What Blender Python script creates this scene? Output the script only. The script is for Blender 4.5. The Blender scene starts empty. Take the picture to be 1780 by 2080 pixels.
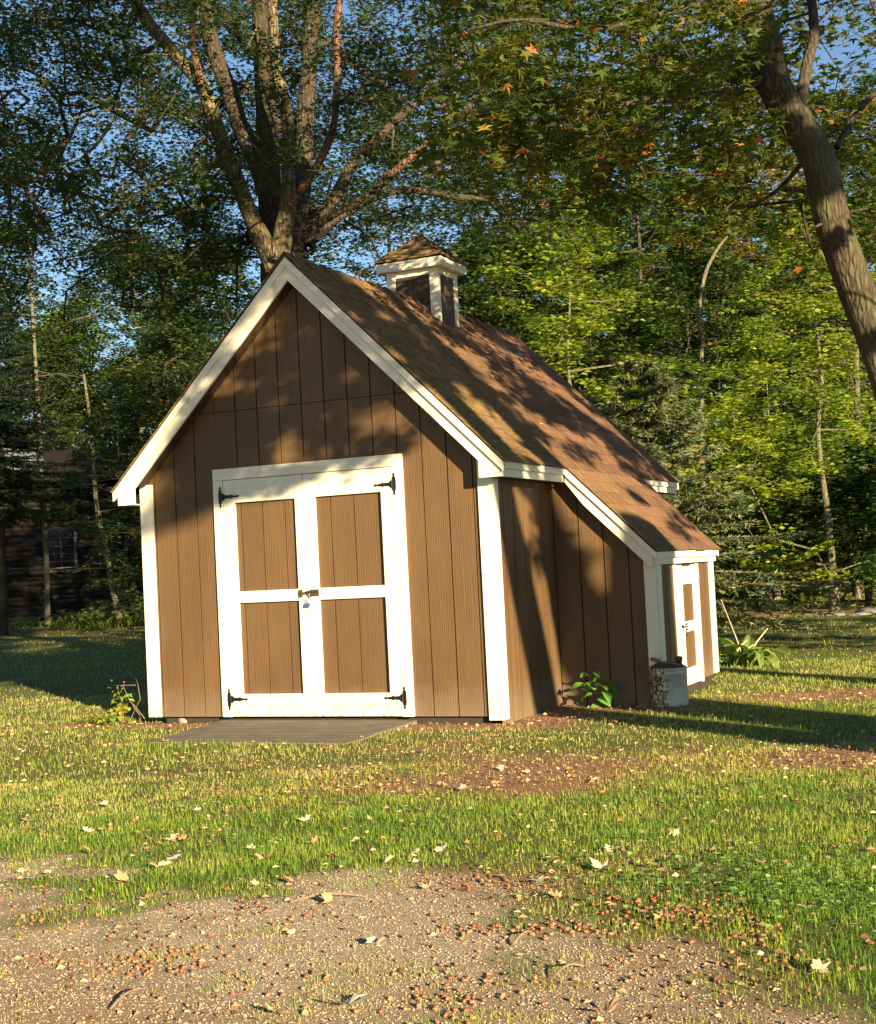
import bpy, math, random
import numpy as np
from mathutils import Matrix, Vector
random.seed(7)
R = math.radians
SC = bpy.context.scene
COL = SC.collection

# ------------------------------------------------------------------ camera
CAM = np.array([7.0794, -9.5869, 1.1027])
YAW, PITCH, ROLL, FPX = -0.4306, 0.0393, 0.0497, 2880.8
_c, _s = math.cos, math.sin
FWD = np.array([_s(YAW)*_c(PITCH), _c(YAW)*_c(PITCH), _s(PITCH)])
_r0 = np.array([_c(YAW), -_s(YAW), 0.0]); _u0 = np.cross(_r0, FWD)
RIGHT = _c(ROLL)*_r0 - _s(ROLL)*_u0
UP = _c(ROLL)*_u0 + _s(ROLL)*_r0
cam_d = bpy.data.cameras.new('camera'); cam = bpy.data.objects.new('camera', cam_d); COL.objects.link(cam)
cam_d.sensor_fit = 'HORIZONTAL'; cam_d.sensor_width = 36; cam_d.lens = FPX/1780*36
cam_d.clip_start = 0.05; cam_d.clip_end = 3000
m = Matrix.Identity(4)
for i in range(3):
    m[i][0] = RIGHT[i]; m[i][1] = UP[i]; m[i][2] = -FWD[i]; m[i][3] = CAM[i]
cam.matrix_world = m
SC.camera = cam
SC.render.resolution_x = 876; SC.render.resolution_y = 1024

# ------------------------------------------------------------------ light
SA, SB = 1.22, 0.40                      # towards the sun: (SA, -1, SB)
SUN = Vector((SA, -1.0, SB)).normalized()
EL = math.asin(SUN.z); AZ = math.atan2(SUN.x, SUN.y)
w = bpy.data.worlds.new('World'); SC.world = w; w.use_nodes = True
nt = w.node_tree; nt.nodes.clear()
sky = nt.nodes.new('ShaderNodeTexSky'); sky.sky_type = 'NISHITA'; sky.sun_disc = False
sky.sun_elevation = EL; sky.sun_rotation = AZ; sky.air_density = 1.0; sky.dust_density = 0.0; sky.ozone_density = 3.0
bg = nt.nodes.new('ShaderNodeBackground'); bg.inputs['Strength'].default_value = 0.055
wo = nt.nodes.new('ShaderNodeOutputWorld')
nt.links.new(sky.outputs[0], bg.inputs[0]); nt.links.new(bg.outputs[0], wo.inputs[0])
sd = bpy.data.lights.new('sun', 'SUN'); sd.energy = 5.0; sd.angle = R(0.5); sd.color = (1.0, 0.81, 0.53)
so = bpy.data.objects.new('sun', sd); COL.objects.link(so)
so.rotation_euler = SUN.to_track_quat('Z', 'Y').to_euler(); so.location = (30, -25, 20)
SC.view_settings.view_transform = 'Standard'; SC.view_settings.look = 'None'
SC.view_settings.exposure = 1.65; SC.view_settings.gamma = 1.0; SC.view_settings.use_curve_mapping = False
SC.cycles.max_bounces = 4; SC.cycles.diffuse_bounces = 2; SC.cycles.transmission_bounces = 3; SC.cycles.glossy_bounces = 2
SC.cycles.transparent_max_bounces = 4; SC.cycles.use_denoising = True

GZ = -0.06                               # level of the ground round the shed

def ray(px, py): return FWD + (px-890)/FPX*RIGHT - (py-1040)/FPX*UP
def at(px, py, d): return CAM + ray(px, py)*d
def ground(px, py, z=GZ):
    r = ray(px, py); return CAM + r*((z-CAM[2])/r[2])
def gp(px, d, z=GZ):                      # ground point straight below the picture column px at depth d
    p = at(px, 1150, d); return np.array([p[0], p[1], z])

# ------------------------------------------------------------------ helpers
def tag(o, label=None, cat=None, group=None, kind=None):
    if label: o['label'] = label
    if cat: o['category'] = cat
    if group: o['group'] = group
    if kind: o['kind'] = kind
    return o
def empty(name, loc, label, cat, group=None, rz=0):
    o = bpy.data.objects.new(name, None); COL.objects.link(o); o.location = loc; o.rotation_euler = (0, 0, rz)
    o.empty_display_size = 0.2
    return tag(o, label, cat, group)
def link(name, me, parent=None):
    o = bpy.data.objects.new(name, me); COL.objects.link(o)
    if parent is not None: o.parent = parent
    return o
def np_mesh(name, V, F, mat=None, attrs=None, smooth=False):
    V = np.asarray(V, np.float32); F = np.asarray(F, np.int32)
    me = bpy.data.meshes.new(name); n, k = F.shape
    me.vertices.add(len(V)); me.vertices.foreach_set('co', V.ravel())
    me.loops.add(n*k); me.loops.foreach_set('vertex_index', F.ravel())
    me.polygons.add(n); me.polygons.foreach_set('loop_start', np.arange(0, n*k, k, dtype=np.int32))
    me.polygons.foreach_set('use_smooth', np.full(n, smooth))
    if attrs:
        for an, arr in attrs.items():
            a = me.attributes.new(an, 'FLOAT', 'POINT' if len(arr) == len(V) else 'FACE'); a.data.foreach_set('value', np.asarray(arr, np.float32))
    me.update(calc_edges=True)
    if mat: me.materials.append(mat)
    return me
def mesh(name, verts, faces, mat):
    me = bpy.data.meshes.new(name); me.from_pydata([tuple(v) for v in verts], [], faces); me.materials.append(mat)
    me.update(); return me
class MB:
    def __init__(s): s.v = []; s.f = []
    def add(s, v, f):
        o = len(s.v); s.v += [tuple(p) for p in v]; s.f += [tuple(i+o for i in q) for q in f]; return s
    def box(s, x0, x1, y0, y1, z0, z1, c=0.0):
        if c:
            P = [(x0+c, y0+c), (x1-c, y0+c), (x1-c, y1-c), (x0+c, y1-c)]; Q = [(x0, y0), (x1, y0), (x1, y1), (x0, y1)]
            v = [(x, y, z0) for x, y in P]+[(x, y, z0+c) for x, y in Q]+[(x, y, z1-c) for x, y in Q]+[(x, y, z1) for x, y in P]
            f = [(3, 2, 1, 0), (12, 13, 14, 15)]
            for l in (0, 4, 8): f += [(l+i, l+(i+1) % 4, l+4+(i+1) % 4, l+4+i) for i in range(4)]
            return s.add(v, f)
        v = [(x0, y0, z0), (x1, y0, z0), (x1, y1, z0), (x0, y1, z0), (x0, y0, z1), (x1, y0, z1), (x1, y1, z1), (x0, y1, z1)]
        return s.add(v, [(3, 2, 1, 0), (4, 5, 6, 7), (0, 1, 5, 4), (1, 2, 6, 5), (2, 3, 7, 6), (3, 0, 4, 7)])
    def prism(s, poly, ax, t0, t1):        # poly in the other two axes, extruded along axis ax
        def P(a, b, t): return {0: (t, a, b), 1: (a, t, b), 2: (a, b, t)}[ax]
        n = len(poly); v = [P(a, b, t0) for a, b in poly]+[P(a, b, t1) for a, b in poly]
        f = [tuple(range(n))[::-1], tuple(range(n, 2*n))]+[(i, (i+1) % n, n+(i+1) % n, n+i) for i in range(n)]
        return s.add(v, f)
    def tube(s, pts, rad, n=8, cap=True):
        pts = [Vector(p) for p in pts]; rad = rad if hasattr(rad, '__len__') else [rad]*len(pts); v = []; f = []
        for i, p in enumerate(pts):
            d = (pts[min(i+1, len(pts)-1)]-pts[max(i-1, 0)]).normalized()
            a = d.cross(Vector((0.13, 0.31, 0.94) if abs(d.z) < .9 else (1, 0.1, 0))).normalized(); b = d.cross(a)
            for k in range(n):
                t = 2*math.pi*k/n; v.append(p+(a*math.cos(t)+b*math.sin(t))*rad[i])
        for i in range(len(pts)-1):
            for k in range(n): f.append((i*n+k, i*n+(k+1) % n, (i+1)*n+(k+1) % n, (i+1)*n+k))
        if cap: f += [tuple(range(n))[::-1], tuple(range((len(pts)-1)*n, len(pts)*n))]
        return s.add(v, f)
    def lathe(s, prof, c=(0, 0, 0), n=28):
        v = []; f = []
        for r, z in prof:
            for k in range(n):
                t = 2*math.pi*k/n; v.append((c[0]+r*math.cos(t), c[1]+r*math.sin(t), c[2]+z))
        for i in range(len(prof)-1):
            for k in range(n): f.append((i*n+k, i*n+(k+1) % n, (i+1)*n+(k+1) % n, (i+1)*n+k))
        return s.add(v, f)
    def build(s, name, mat, parent=None, smooth=False):
        me = mesh(name, s.v, s.f, mat)
        if smooth: me.polygons.foreach_set('use_smooth', [True]*len(me.polygons))
        import bmesh
        bm = bmesh.new(); bm.from_mesh(me); bmesh.ops.recalc_face_normals(bm, faces=bm.faces); bm.to_mesh(me); bm.free()
        return link(name, me, parent)

# ------------------------------------------------------------------ materials
class N:
    def __init__(s, name, rough=0.8, spec=0.3):
        s.m = bpy.data.materials.new(name); s.m.use_nodes = True; s.t = s.m.node_tree; s.t.nodes.clear()
        s.o = s.t.nodes.new('ShaderNodeOutputMaterial'); s.b = s.t.nodes.new('ShaderNodeBsdfPrincipled')
        s.b.inputs['Roughness'].default_value = rough; s.b.inputs['Specular IOR Level'].default_value = spec
        s.t.links.new(s.b.outputs[0], s.o.inputs[0]); s._p = None
    def n(s, ty, **k):
        x = s.t.nodes.new(ty)
        for a, b in k.items():
            if a in x.inputs.keys(): x.inputs[a].default_value = b
            else: setattr(x, a, b)
        return x
    def l(s, a, b): s.t.links.new(a, b); return s
    def pos(s, scale=(1, 1, 1), obj=False, rnd=False):
        c = s.n('ShaderNodeTexCoord').outputs['Object'] if obj else s.n('ShaderNodeNewGeometry').outputs['Position']
        mp = s.n('ShaderNodeMapping'); mp.inputs['Scale'].default_value = scale; s.l(c, mp.inputs[0])
        if rnd:
            oi = s.n('ShaderNodeObjectInfo'); mu = s.n('ShaderNodeVectorMath', operation='SCALE'); mu.inputs[0].default_value = (31, 17, 43)
            s.l(oi.outputs['Random'], mu.inputs['Scale']); s.l(mu.outputs[0], mp.inputs['Location'])
        return mp.outputs[0]
    def noise(s, scale, detail=4, rough=.55, vec=None, dist=0.0):
        x = s.n('ShaderNodeTexNoise', Scale=scale, Detail=detail, Roughness=rough, Distortion=dist); s.l(vec if vec is not None else s.pos(), x.inputs['Vector']); return x.outputs['Fac']
    def ramp(s, fac, stops):
        r = s.n('ShaderNodeValToRGB'); e = r.color_ramp.elements
        while len(e) < len(stops): e.new(0.5)
        for i, (p, c) in enumerate(stops):
            e[i].position = p; e[i].color = (c if hasattr(c, '__len__') else (c, c, c))[:3]+(1,) if hasattr(c, '__len__') else (c, c, c, 1)
        s.l(fac, r.inputs[0]); return r.outputs[0]
    def mix(s, fac, a, b, mode='MIX'):
        x = s.n('ShaderNodeMix', data_type='RGBA', blend_type=mode)
        for v, i in ((fac, 0), (a, 6), (b, 7)):
            if isinstance(v, (int, float)): x.inputs[i].default_value = v if i == 0 else (v, v, v, 1)
            elif isinstance(v, tuple): x.inputs[i].default_value = v+(1,)
            else: s.l(v, x.inputs[i])
        return x.outputs[2]
    def math(s, op, a, b=0.0):
        x = s.n('ShaderNodeMath', operation=op)
        for i, v in enumerate((a, b)):
            if isinstance(v, (int, float)): x.inputs[i].default_value = v
            else: s.l(v, x.inputs[i])
        return x.outputs[0]
    def attr(s, name): return s.n('ShaderNodeAttribute', attribute_name=name).outputs['Fac']
    def col(s, c): s.l(c, s.b.inputs['Base Color']); return s
    def bump(s, h, dist=.01, strength=.6):
        b = s.n('ShaderNodeBump', Distance=dist, Strength=strength); s.l(h, b.inputs['Height']); s.l(b.outputs[0], s.b.inputs['Normal']); return s

M = {}
def wood_paint(name, c1, c2, vec_scale=(38, 38, 1.6), rough=.62, rot=False, dist=.0025):
    k = N(name, rough, .35); p = k.pos(vec_scale, rnd=True)
    g = k.noise(1.0, 7, .62, p, 1.5); ring = k.n('ShaderNodeTexWave', Scale=0.55, Distortion=7.0, Detail=3.0)
    k.l(p, ring.inputs[0]); h = k.mix(.45, g, ring.outputs['Fac'])
    big = k.noise(1.3, 4)
    c = k.mix(k.ramp(h, [(.3, 0.), (.7, 1.)]), c1, c2)
    c = k.mix(k.ramp(big, [(.35, 0.), (.75, .35)]), c, tuple(x*.75 for x in c1))
    oi = k.n('ShaderNodeObjectInfo'); c = k.mix(k.math('MULTIPLY', oi.outputs['Random'], .45), c, tuple(x*.68 for x in c2))
    c = k.mix(k.ramp(k.noise(.9, 6, .7, k.pos((3, 3, 1))), [(.45, 0.), (.75, .35)]), c, tuple(min(1, x*1.35) for x in c2))
    pz = k.n('ShaderNodeSeparateXYZ'); k.l(k.pos(), pz.inputs[0])
    low = k.math('MULTIPLY', k.ramp(k.math('ADD', pz.outputs[2], k.math('MULTIPLY', k.noise(9, 4), .25)), [(.08, 1.), (.38, 0.)]), .65)
    c = k.mix(low, c, (.20, .15, .095))
    k.col(c).bump(h, dist, .7); return k.m
M['siding'] = wood_paint('brown_siding_paint', (.094, .051, .021), (.145, .083, .034))
M['siding_dark'] = wood_paint('dark_brown_cupola_panel', (.040, .023, .012), (.062, .037, .019))  # siding recipe in a darker brown, for the cupola panels
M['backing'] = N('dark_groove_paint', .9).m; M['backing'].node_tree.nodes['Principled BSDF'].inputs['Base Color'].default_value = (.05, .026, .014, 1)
def white(name):
    k = N(name, .5, .4); p = k.pos((30, 30, 3), rnd=True); g = k.noise(1.0, 6, .6, p)
    c = k.mix(k.ramp(g, [(.3, 0.), (.8, .5)]), (.76, .70, .55), (.66, .60, .46))
    gr = k.noise(4.5, 6, .7); c = k.mix(k.ramp(gr, [(.55, 0.), (.8, .35)]), c, (.45, .44, .36))
    pz = k.n('ShaderNodeSeparateXYZ'); k.l(k.pos(), pz.inputs[0])
    chip = k.math('MULTIPLY', k.ramp(k.noise(34, 5, .7), [(.54, 0.), (.60, 1.)]), k.ramp(pz.outputs[2], [(0.0, .85), (.32, 0.)]))
    c = k.mix(chip, c, (.2, .17, .12)); k.col(c).bump(k.mix(.5, g, gr), .0015, .6); return k.m
M['white'] = white('white_paint')
def shingle(nm='brown_asphalt_shingle', mossy=False):
    k = N(nm, .92, .2); gr = k.noise(420, 2, .7); st = k.noise(5, 4, .6, k.pos((1, 3, 1), rnd=True))
    oi = k.n('ShaderNodeObjectInfo')
    c = k.mix(k.ramp(gr, [(.3, 0.), (.7, 1.)]), (.095, .044, .024), (.29, .15, .085))
    c = k.mix(k.math('MULTIPLY', oi.outputs['Random'], .75), c, (.085, .045, .026))
    c = k.mix(k.ramp(st, [(.4, 0.), (.7, .45)]), c, (.34, .20, .10))
    pz = k.n('ShaderNodeSeparateXYZ'); k.l(k.pos(), pz.inputs[0])
    front = k.ramp(k.math('ADD', pz.outputs[1], k.math('MULTIPLY', k.noise(1.3, 3), 2.6)), [(.0, 1.), (1.0, 0.)])
    fr = k.math('MULTIPLY', k.math('SUBTRACT', 3.1, k.math('ADD', pz.outputs[1], k.math('MULTIPLY', k.noise(1.7, 3), 1.6))), .55)
    if mossy: fr = k.math('ADD', fr, 2.0)
    ms = k.math('MULTIPLY', k.ramp(k.noise(16, 6, .75), [(.44, 0.), (.58, 1.)]), k.ramp(fr, [(.0, 0.), (1., .72)]))
    c = k.mix(ms, c, k.mix(k.noise(60, 3), (.11, .10, .02), (.46, .32, .08)))
    k.col(c).bump(k.mix(.35, gr, k.mix(.5, ms, k.noise(70, 4))), .006, .9); return k.m
M['shingle'] = shingle(); M['moss_shingle'] = shingle('mossy_shingle', True)
def bark(name, a, b, moss=(.20, .19, .07), mossamt=.5, sc=1.0):
    k = N(name, .95, .15); p = k.pos((34*sc, 34*sc, 10.0*sc), obj=True); v = k.n('ShaderNodeTexVoronoi', Scale=1.0, feature='DISTANCE_TO_EDGE')
    nz = k.noise(1.2, 6, .65, p, .6); k.l(k.mix(.35, p, k.n('ShaderNodeTexNoise', Scale=2.5).outputs['Color']), v.inputs[0])
    h = k.mix(.6, k.ramp(v.outputs['Distance'], [(.0, 0.), (.35, 1.)]), nz)
    c = k.mix(k.ramp(h, [(.2, 0.), (.75, 1.)]), a, b)
    c = k.mix(k.ramp(k.noise(2.2, 4, .6, k.pos((1, 1, 1), obj=True)), [(.45, 0.), (.65, mossamt)]), c, moss)
    k.col(c).bump(h, .045, 1.0); return k.m
M['bark'] = bark('ridged_grey_brown_bark', (.028, .020, .013), (.14, .105, .066), (.11, .105, .04), .4)
M['bark_pale'] = bark('pale_mossy_bark', (.07, .058, .038), (.27, .23, .155), (.18, .19, .08), .6)
M['bark_red'] = bark('reddish_bare_bark', (.10, .05, .035), (.30, .16, .10), (.25, .17, .12), .4)
M['bark_sunlit'] = bark('sun_brightened_bark', (.05, .04, .024), (.27, .21, .12), (.19, .18, .06), .4)  # oak bark turned paler and golden: sunlight put into the colour
M['bark_big'] = bark('shaded_furrowed_bark', (.022, .016, .011), (.10, .075, .048), (.09, .085, .035), .4)  # oak trunk bark, its brown darkened to stand for shade
M['bark_lean'] = bark('mossy_leaning_bark', (.035, .026, .017), (.14, .11, .07), (.13, .14, .065), .6, 1.1)
M['bark_dark'] = bark('dark_bark', (.03, .023, .016), (.13, .10, .07), (.08, .08, .04), .4)
def leafmat(name, stops, trans=.35, rough=.55):
    k = N(name, rough, .35); a = k.attr('rnd'); c = k.ramp(a, stops)
    sp = k.mix(.4, k.noise(1.1, 3), k.attr('clump')); c = k.mix(k.ramp(sp, [(.3, 0.), (.75, .6)]), c, k.mix(1.0, c, (1.35, 1.2, .75), 'MULTIPLY'))
    k.col(c); tr = k.n('ShaderNodeBsdfTranslucent'); k.l(k.mix(1.0, c, (1.5, 1.45, .7), 'MULTIPLY'), tr.inputs[0])
    mx = k.n('ShaderNodeMixShader'); mx.inputs[0].default_value = trans
    k.l(k.b.outputs[0], mx.inputs[1]); k.l(tr.outputs[0], mx.inputs[2]); k.l(mx.outputs[0], k.o.inputs[0]); return k.m
M['leaf_oak'] = leafmat('dark_oak_leaf', [(0, (.018, .045, .016)), (.6, (.04, .075, .02)), (.9, (.08, .10, .02)), (1, (.22, .13, .03))])
M['leaf_maple'] = leafmat('olive_maple_leaf', [(0, (.03, .06, .012)), (.6, (.075, .11, .015)), (.88, (.15, .15, .02)), (.93, (.33, .22, .03)), (1, (.36, .12, .03))], .4)
M['leaf_green'] = leafmat('mid_green_leaf', [(0, (.025, .055, .012)), (.6, (.065, .12, .02)), (1, (.15, .18, .03))], .4)
M['leaf_lime'] = leafmat('yellow_green_leaf', [(0, (.09, .15, .012)), (.6, (.19, .28, .025)), (1, (.31, .34, .04))], .45)
M['leaf_autumn'] = leafmat('turning_leaf', [(0, (.06, .10, .02)), (.5, (.15, .17, .03)), (.8, (.34, .22, .05)), (1, (.42, .18, .06))], .4)
M['needle'] = leafmat('blue_green_needle', [(0, (.06, .09, .045)), (.5, (.12, .17, .09)), (.8, (.22, .22, .08)), (1, (.34, .23, .09))], .2)
M['needle_dark'] = leafmat('dark_needle', [(0, (.010, .022, .012)), (.7, (.018, .036, .018)), (1, (.04, .05, .02))], .15)
M['grass'] = leafmat('grass_blade', [(0, (.09, .19, .02)), (.45, (.20, .30, .035)), (.7, (.36, .38, .08)), (1, (.48, .42, .16))], .35, .5)
M['clover'] = leafmat('clover_leaf', [(0, (.10, .22, .04)), (1, (.20, .34, .08))], .3)
def simple(name, c, rough=.6, spec=.4, metal=0.0, vary=.25, sc=30, bump=.001):
    k = N(name, rough, spec); k.b.inputs['Metallic'].default_value = metal; g = k.noise(sc, 5, .65, k.pos(obj=True))
    k.col(k.mix(k.ramp(g, [(.3, 0.), (.75, 1.)]), tuple(x*(1-vary) for x in c), tuple(min(1, x*(1+vary)) for x in c))); k.bump(g, bump, .6); return k.m
M['iron'] = simple('black_iron', (.014, .012, .011), .45, .5, .3)
M['steel'] = simple('worn_steel', (.30, .27, .23), .4, .5, .8)
M['bronze'] = simple('dark_bronze', (.085, .068, .045), .5, .5, .4)
M['blue'] = simple('blue_padlock_paint', (.05, .08, .33), .35, .5, 0, .15)
M['dirtwood'] = simple('dark_skid_wood', (.04, .03, .022), .95)
M['ramp'] = None
def rampmat():
    k = N('weathered_grey_brown_deck_board', .8, .3); p = k.pos((3, 60, 60), rnd=True); g = k.noise(1.0, 6, .65, p, .6); b = k.noise(5, 5, .65)
    c = k.mix(k.ramp(g, [(.3, 0.), (.75, 1.)]), (.085, .074, .055), (.165, .142, .105)); c = k.mix(k.ramp(b, [(.45, 0.), (.8, .5)]), c, (.24, .20, .14))
    k.col(c).bump(g, .003, .7); return k.m
M['ramp'] = rampmat()
def canmat():
    k = N('galvanised_metal_flaking', .5, .5); k.b.inputs['Metallic'].default_value = .25
    p = k.pos(obj=True); sx = k.n('ShaderNodeSeparateXYZ'); k.l(p, sx.inputs[0])
    g = k.noise(14, 5, .6, p); base = k.mix(k.ramp(g, [(.3, 0.), (.7, 1.)]), (.36, .33, .27), (.50, .46, .37))
    fl = k.noise(42, 6, .75, k.pos((1, 1, .7), obj=True))
    side = k.ramp(k.math('ADD', k.math('ADD', k.math('MULTIPLY', sx.outputs[0], -3.6), k.math('MULTIPLY', sx.outputs[1], -3.6)), k.math('MULTIPLY', k.noise(20, 4, .6, p), .5)), [(.36, 0.), (.44, 1.)])
    msk = k.math('MULTIPLY', k.ramp(fl, [(.46, 0.), (.52, 1.)]), side)
    c = k.mix(side, base, (.62, .56, .42)); c = k.mix(msk, c, (.07, .055, .035))
    rust = k.ramp(k.noise(9, 5, .7, p), [(.6, 0.), (.75, .7)]); c = k.mix(rust, c, (.22, .12, .06))
    k.col(c).bump(fl, .001, .5); return k.m
M['can'] = canmat()
M['rust'] = simple('rusty_can_top', (.11, .065, .04), .7, .4, .3, .5, 22)
M['stone'] = simple('tan_field_stone', (.36, .27, .19), .8, .3, 0, .25, 9, .01)
M['rock'] = simple('grey_rock', (.22, .20, .18), .9, .2, 0, .3, 6, .02)
M['log'] = simple('shade_darkened_log_siding', (.012, .0085, .0065), .8, .3, 0, .3, 6, .01)  # brown log tone darkened further to set the house in shade
M['sash'] = simple('grey_window_sash', (.06, .06, .06), .6)  # grey darkened along with the logs, shade put into the colour
M['curtain'] = simple('blue_grey_curtain', (.10, .12, .16), .9)
k = N('dark_window_glass', .08, .5); k.b.inputs['Base Color'].default_value = (.012, .014, .018, 1); M['glass'] = k.m
M['pale'] = simple('pale_grey_canvas', (.62, .62, .60), .8, .2, 0, .1, 3)
M['acorn'] = None
def attrmat(name, stops, rough=.6, spec=.3, an='rnd', tr=0):
    k = N(name, rough, spec); k.col(k.ramp(k.attr(an), stops)); return k.m
def rndmat(name, stops, rough=.6, spec=.4):
    k = N(name, rough, spec); oi = k.n('ShaderNodeObjectInfo'); g = k.noise(90, 3, .6)
    c = k.ramp(oi.outputs['Random'], stops); k.col(k.mix(k.math('MULTIPLY', g, .22), c, (.45, .30, .17))); return k.m
M['acorn'] = rndmat('brown_acorn', [(0, (.17, .055, .025)), (.5, (.27, .10, .04)), (.8, (.34, .18, .09)), (1, (.20, .16, .06))], .45)
M['acorn_s'] = attrmat('brown_acorn_mass', [(0, (.17, .055, .025)), (.6, (.28, .11, .045)), (1, (.32, .18, .09))], .5, .4)
M['leaf_cream'] = rndmat('cream_fallen_leaf', [(0, (.52, .43, .25)), (1, (.70, .63, .42))], .7, .3)
M['leaf_brown'] = rndmat('tan_fallen_leaf', [(0, (.36, .19, .08)), (.6, (.50, .32, .15)), (1, (.42, .15, .06))], .7, .3)
M['litter'] = attrmat('dry_leaf_litter', [(0, (.14, .065, .03)), (.5, (.33, .18, .08)), (.8, (.48, .32, .16)), (1, (.6, .5, .3))], .8)
M['pebble'] = attrmat('sandy_pebble', [(0, (.34, .26, .17)), (.6, (.47, .37, .25)), (1, (.50, .40, .28))], .85)
M['twig'] = simple('dry_twig', (.25, .17, .10), .9)

# ================================================================== GROUND
def uv_of(p):                             # lateral / depth coordinates on the ground, measured from the camera's foot
    d = np.asarray(p)[..., :2]-CAM[:2]; f = np.array([_s(YAW), _c(YAW)]); r = np.array([_c(YAW), -_s(YAW)])
    return d@r, d@f
_bp = [ground(x, y) for x, y in ((-300, 1740), (0, 1790), (200, 1800), (420, 1850), (620, 1800), (900, 1805), (1200, 1850), (1500, 1905), (1640, 1960), (1780, 2020), (2000, 2150))]
_bu, _bv = zip(*[uv_of(p) for p in _bp])
rngG = np.random.default_rng(5)
def vnoise(x, y, s, seed=0):              # cheap value noise
    x = np.asarray(x)/s+17.3*seed; y = np.asarray(y)/s-9.1*seed; xi = np.floor(x).astype(int); yi = np.floor(y).astype(int); fx = x-xi; fy = y-yi
    fx = fx*fx*(3-2*fx); fy = fy*fy*(3-2*fy)
    def h(a, b):
        n = (a*374761393+b*668265263+seed*1274126177) & 0x7fffffff; n = ((n ^ (n >> 13))*1274126177) & 0x7fffffff; return ((n ^ (n >> 16)) & 0xffff)/65535.0
    return (h(xi, yi)*(1-fx)+h(xi+1, yi)*fx)*(1-fy)+(h(xi, yi+1)*(1-fx)+h(xi+1, yi+1)*fx)*fy
def fb(x, y, s, seed=0): return .5*vnoise(x, y, s, seed)+.3*vnoise(x, y, s/2.1, seed+1)+.2*vnoise(x, y, s/4.3, seed+2)
def bare(x, y):                           # 1 = sandy gravel in the foreground
    u, v = uv_of(np.stack([x, y], -1)); b = np.interp(u, _bu, _bv)
    e = (b-v)/.8+(fb(x, y, .9, 3)-.5)*3.2+(fb(x, y, .22, 4)-.5)*1.8
    return np.clip(.5+e, 0, 1)
def soil(x, y):                           # 1 = brown dirt patches round the shed
    def el(cx, cy, a, b, rot):
        c, s = math.cos(rot), math.sin(rot); dx, dy = x-cx, y-cy; return np.sqrt(((dx*c+dy*s)/a)**2+((-dx*s+dy*c)/b)**2)
    c1 = ground(1150, 1560); c2 = ground(1740, 1535); c3 = ground(1500, 1440)
    n = (fb(x, y, .9, 8)-.5)*1.1
    q = np.maximum(1.25-el(c1[0], c1[1], 1.45, .85, .42)+n, 1.15-el(c2[0], c2[1], 1.5, .65, .4)+n)
    q = np.maximum(q, 1.05-el(c3[0]+1.2, c3[1]+1.2, 2.0, .45, .35)+n)
    near = np.maximum.reduce([1.1-np.abs(y+.10)/.26-np.clip(x-3.2, 0, 9)*3-np.clip(-.6-x, 0, 9)*2, 1.1-np.abs(x-3.35)/.4-np.clip(-.1-y, 0, 9)*4-np.clip(y-1.3, 0, 9)*4,
                            1.1-np.abs(y-1.05)/.3-np.clip(x-4.1, 0, 9)*3-np.clip(3.1-x, 0, 9)*3])
    bedL = 1.2-np.abs(uv_of(np.stack([x, y], -1))[1]-38.5)/1.8
    u, v = uv_of(np.stack([x, y], -1)); bedR = np.where(u > 1, 1.2-np.abs(v-26.5)/1.6, 0)
    return np.clip(np.maximum.reduce([q, near+n, bedL+n, bedR+n])*1.5, 0, 1)
def gz(x, y):
    x = np.asarray(x, float); y = np.asarray(y, float)
    d = np.hypot(x-CAM[0], y-CAM[1])
    return GZ+(fb(x, y, 2.2, 20)-.5)*.035*np.clip(d/6, .3, 1)+(fb(x, y, .35, 23)-.5)*.012-.0*d
_ux = np.concatenate([[-400, -150, -80, -50, -35, -25], np.arange(-18, -7, 1.0), np.arange(-7, 12.01, .075), np.arange(13, 25, 1.5), [35, 60, 120, 400]])
_uy = np.concatenate([[-400, -120, -40, -20, -14, -11], np.arange(-10, 6, .075), np.arange(6, 45, .6), [60, 100, 200, 600]])
X, Y = np.meshgrid(_ux, _uy); Z = gz(X, Y); nx, ny = len(_ux), len(_uy)
V = np.stack([X.ravel(), Y.ravel(), Z.ravel()], 1)
ii = (np.arange(ny-1)[:, None]*nx+np.arange(nx-1)[None]).ravel(); F = np.stack([ii, ii+1, ii+nx+1, ii+nx], 1)
k = N('lawn_soil_ground', .95, .1)
fine = k.noise(55, 6, .7); mid = k.noise(7, 5, .65); grain = k.noise(190, 3, .7)
gc = k.mix(k.ramp(fine, [(.35, 0.), (.65, 1.)]), (.06, .09, .02), (.20, .21, .065)); gc = k.mix(k.ramp(mid, [(.45, 0.), (.65, .6)]), gc, (.14, .155, .035))
sc_ = k.mix(k.ramp(grain, [(.3, 0.), (.7, 1.)]), (.42, .33, .21), (.70, .57, .38)); sc_ = k.mix(k.ramp(mid, [(.5, 0.), (.8, .4)]), sc_, (.40, .33, .20))
dc = k.mix(k.ramp(fine, [(.35, 0.), (.65, 1.)]), (.20, .10, .05), (.46, .27, .15))
sc_ = k.mix(k.ramp(k.noise(110, 4, .75), [(.42, .55), (.56, 0.)]), sc_, (.20, .14, .09)); c = k.mix(k.attr('bare'), gc, sc_); c = k.mix(k.attr('soil'), c, dc); k.col(c).bump(k.mix(.4, fine, k.mix(.5, grain, k.noise(110, 4, .75))), .03, 1.0)
g = link('ground', np_mesh('ground', V, F, k.m, {'bare': bare(V[:, 0], V[:, 1]), 'soil': soil(V[:, 0], V[:, 1])}, True)); g['kind'] = 'structure'

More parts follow.
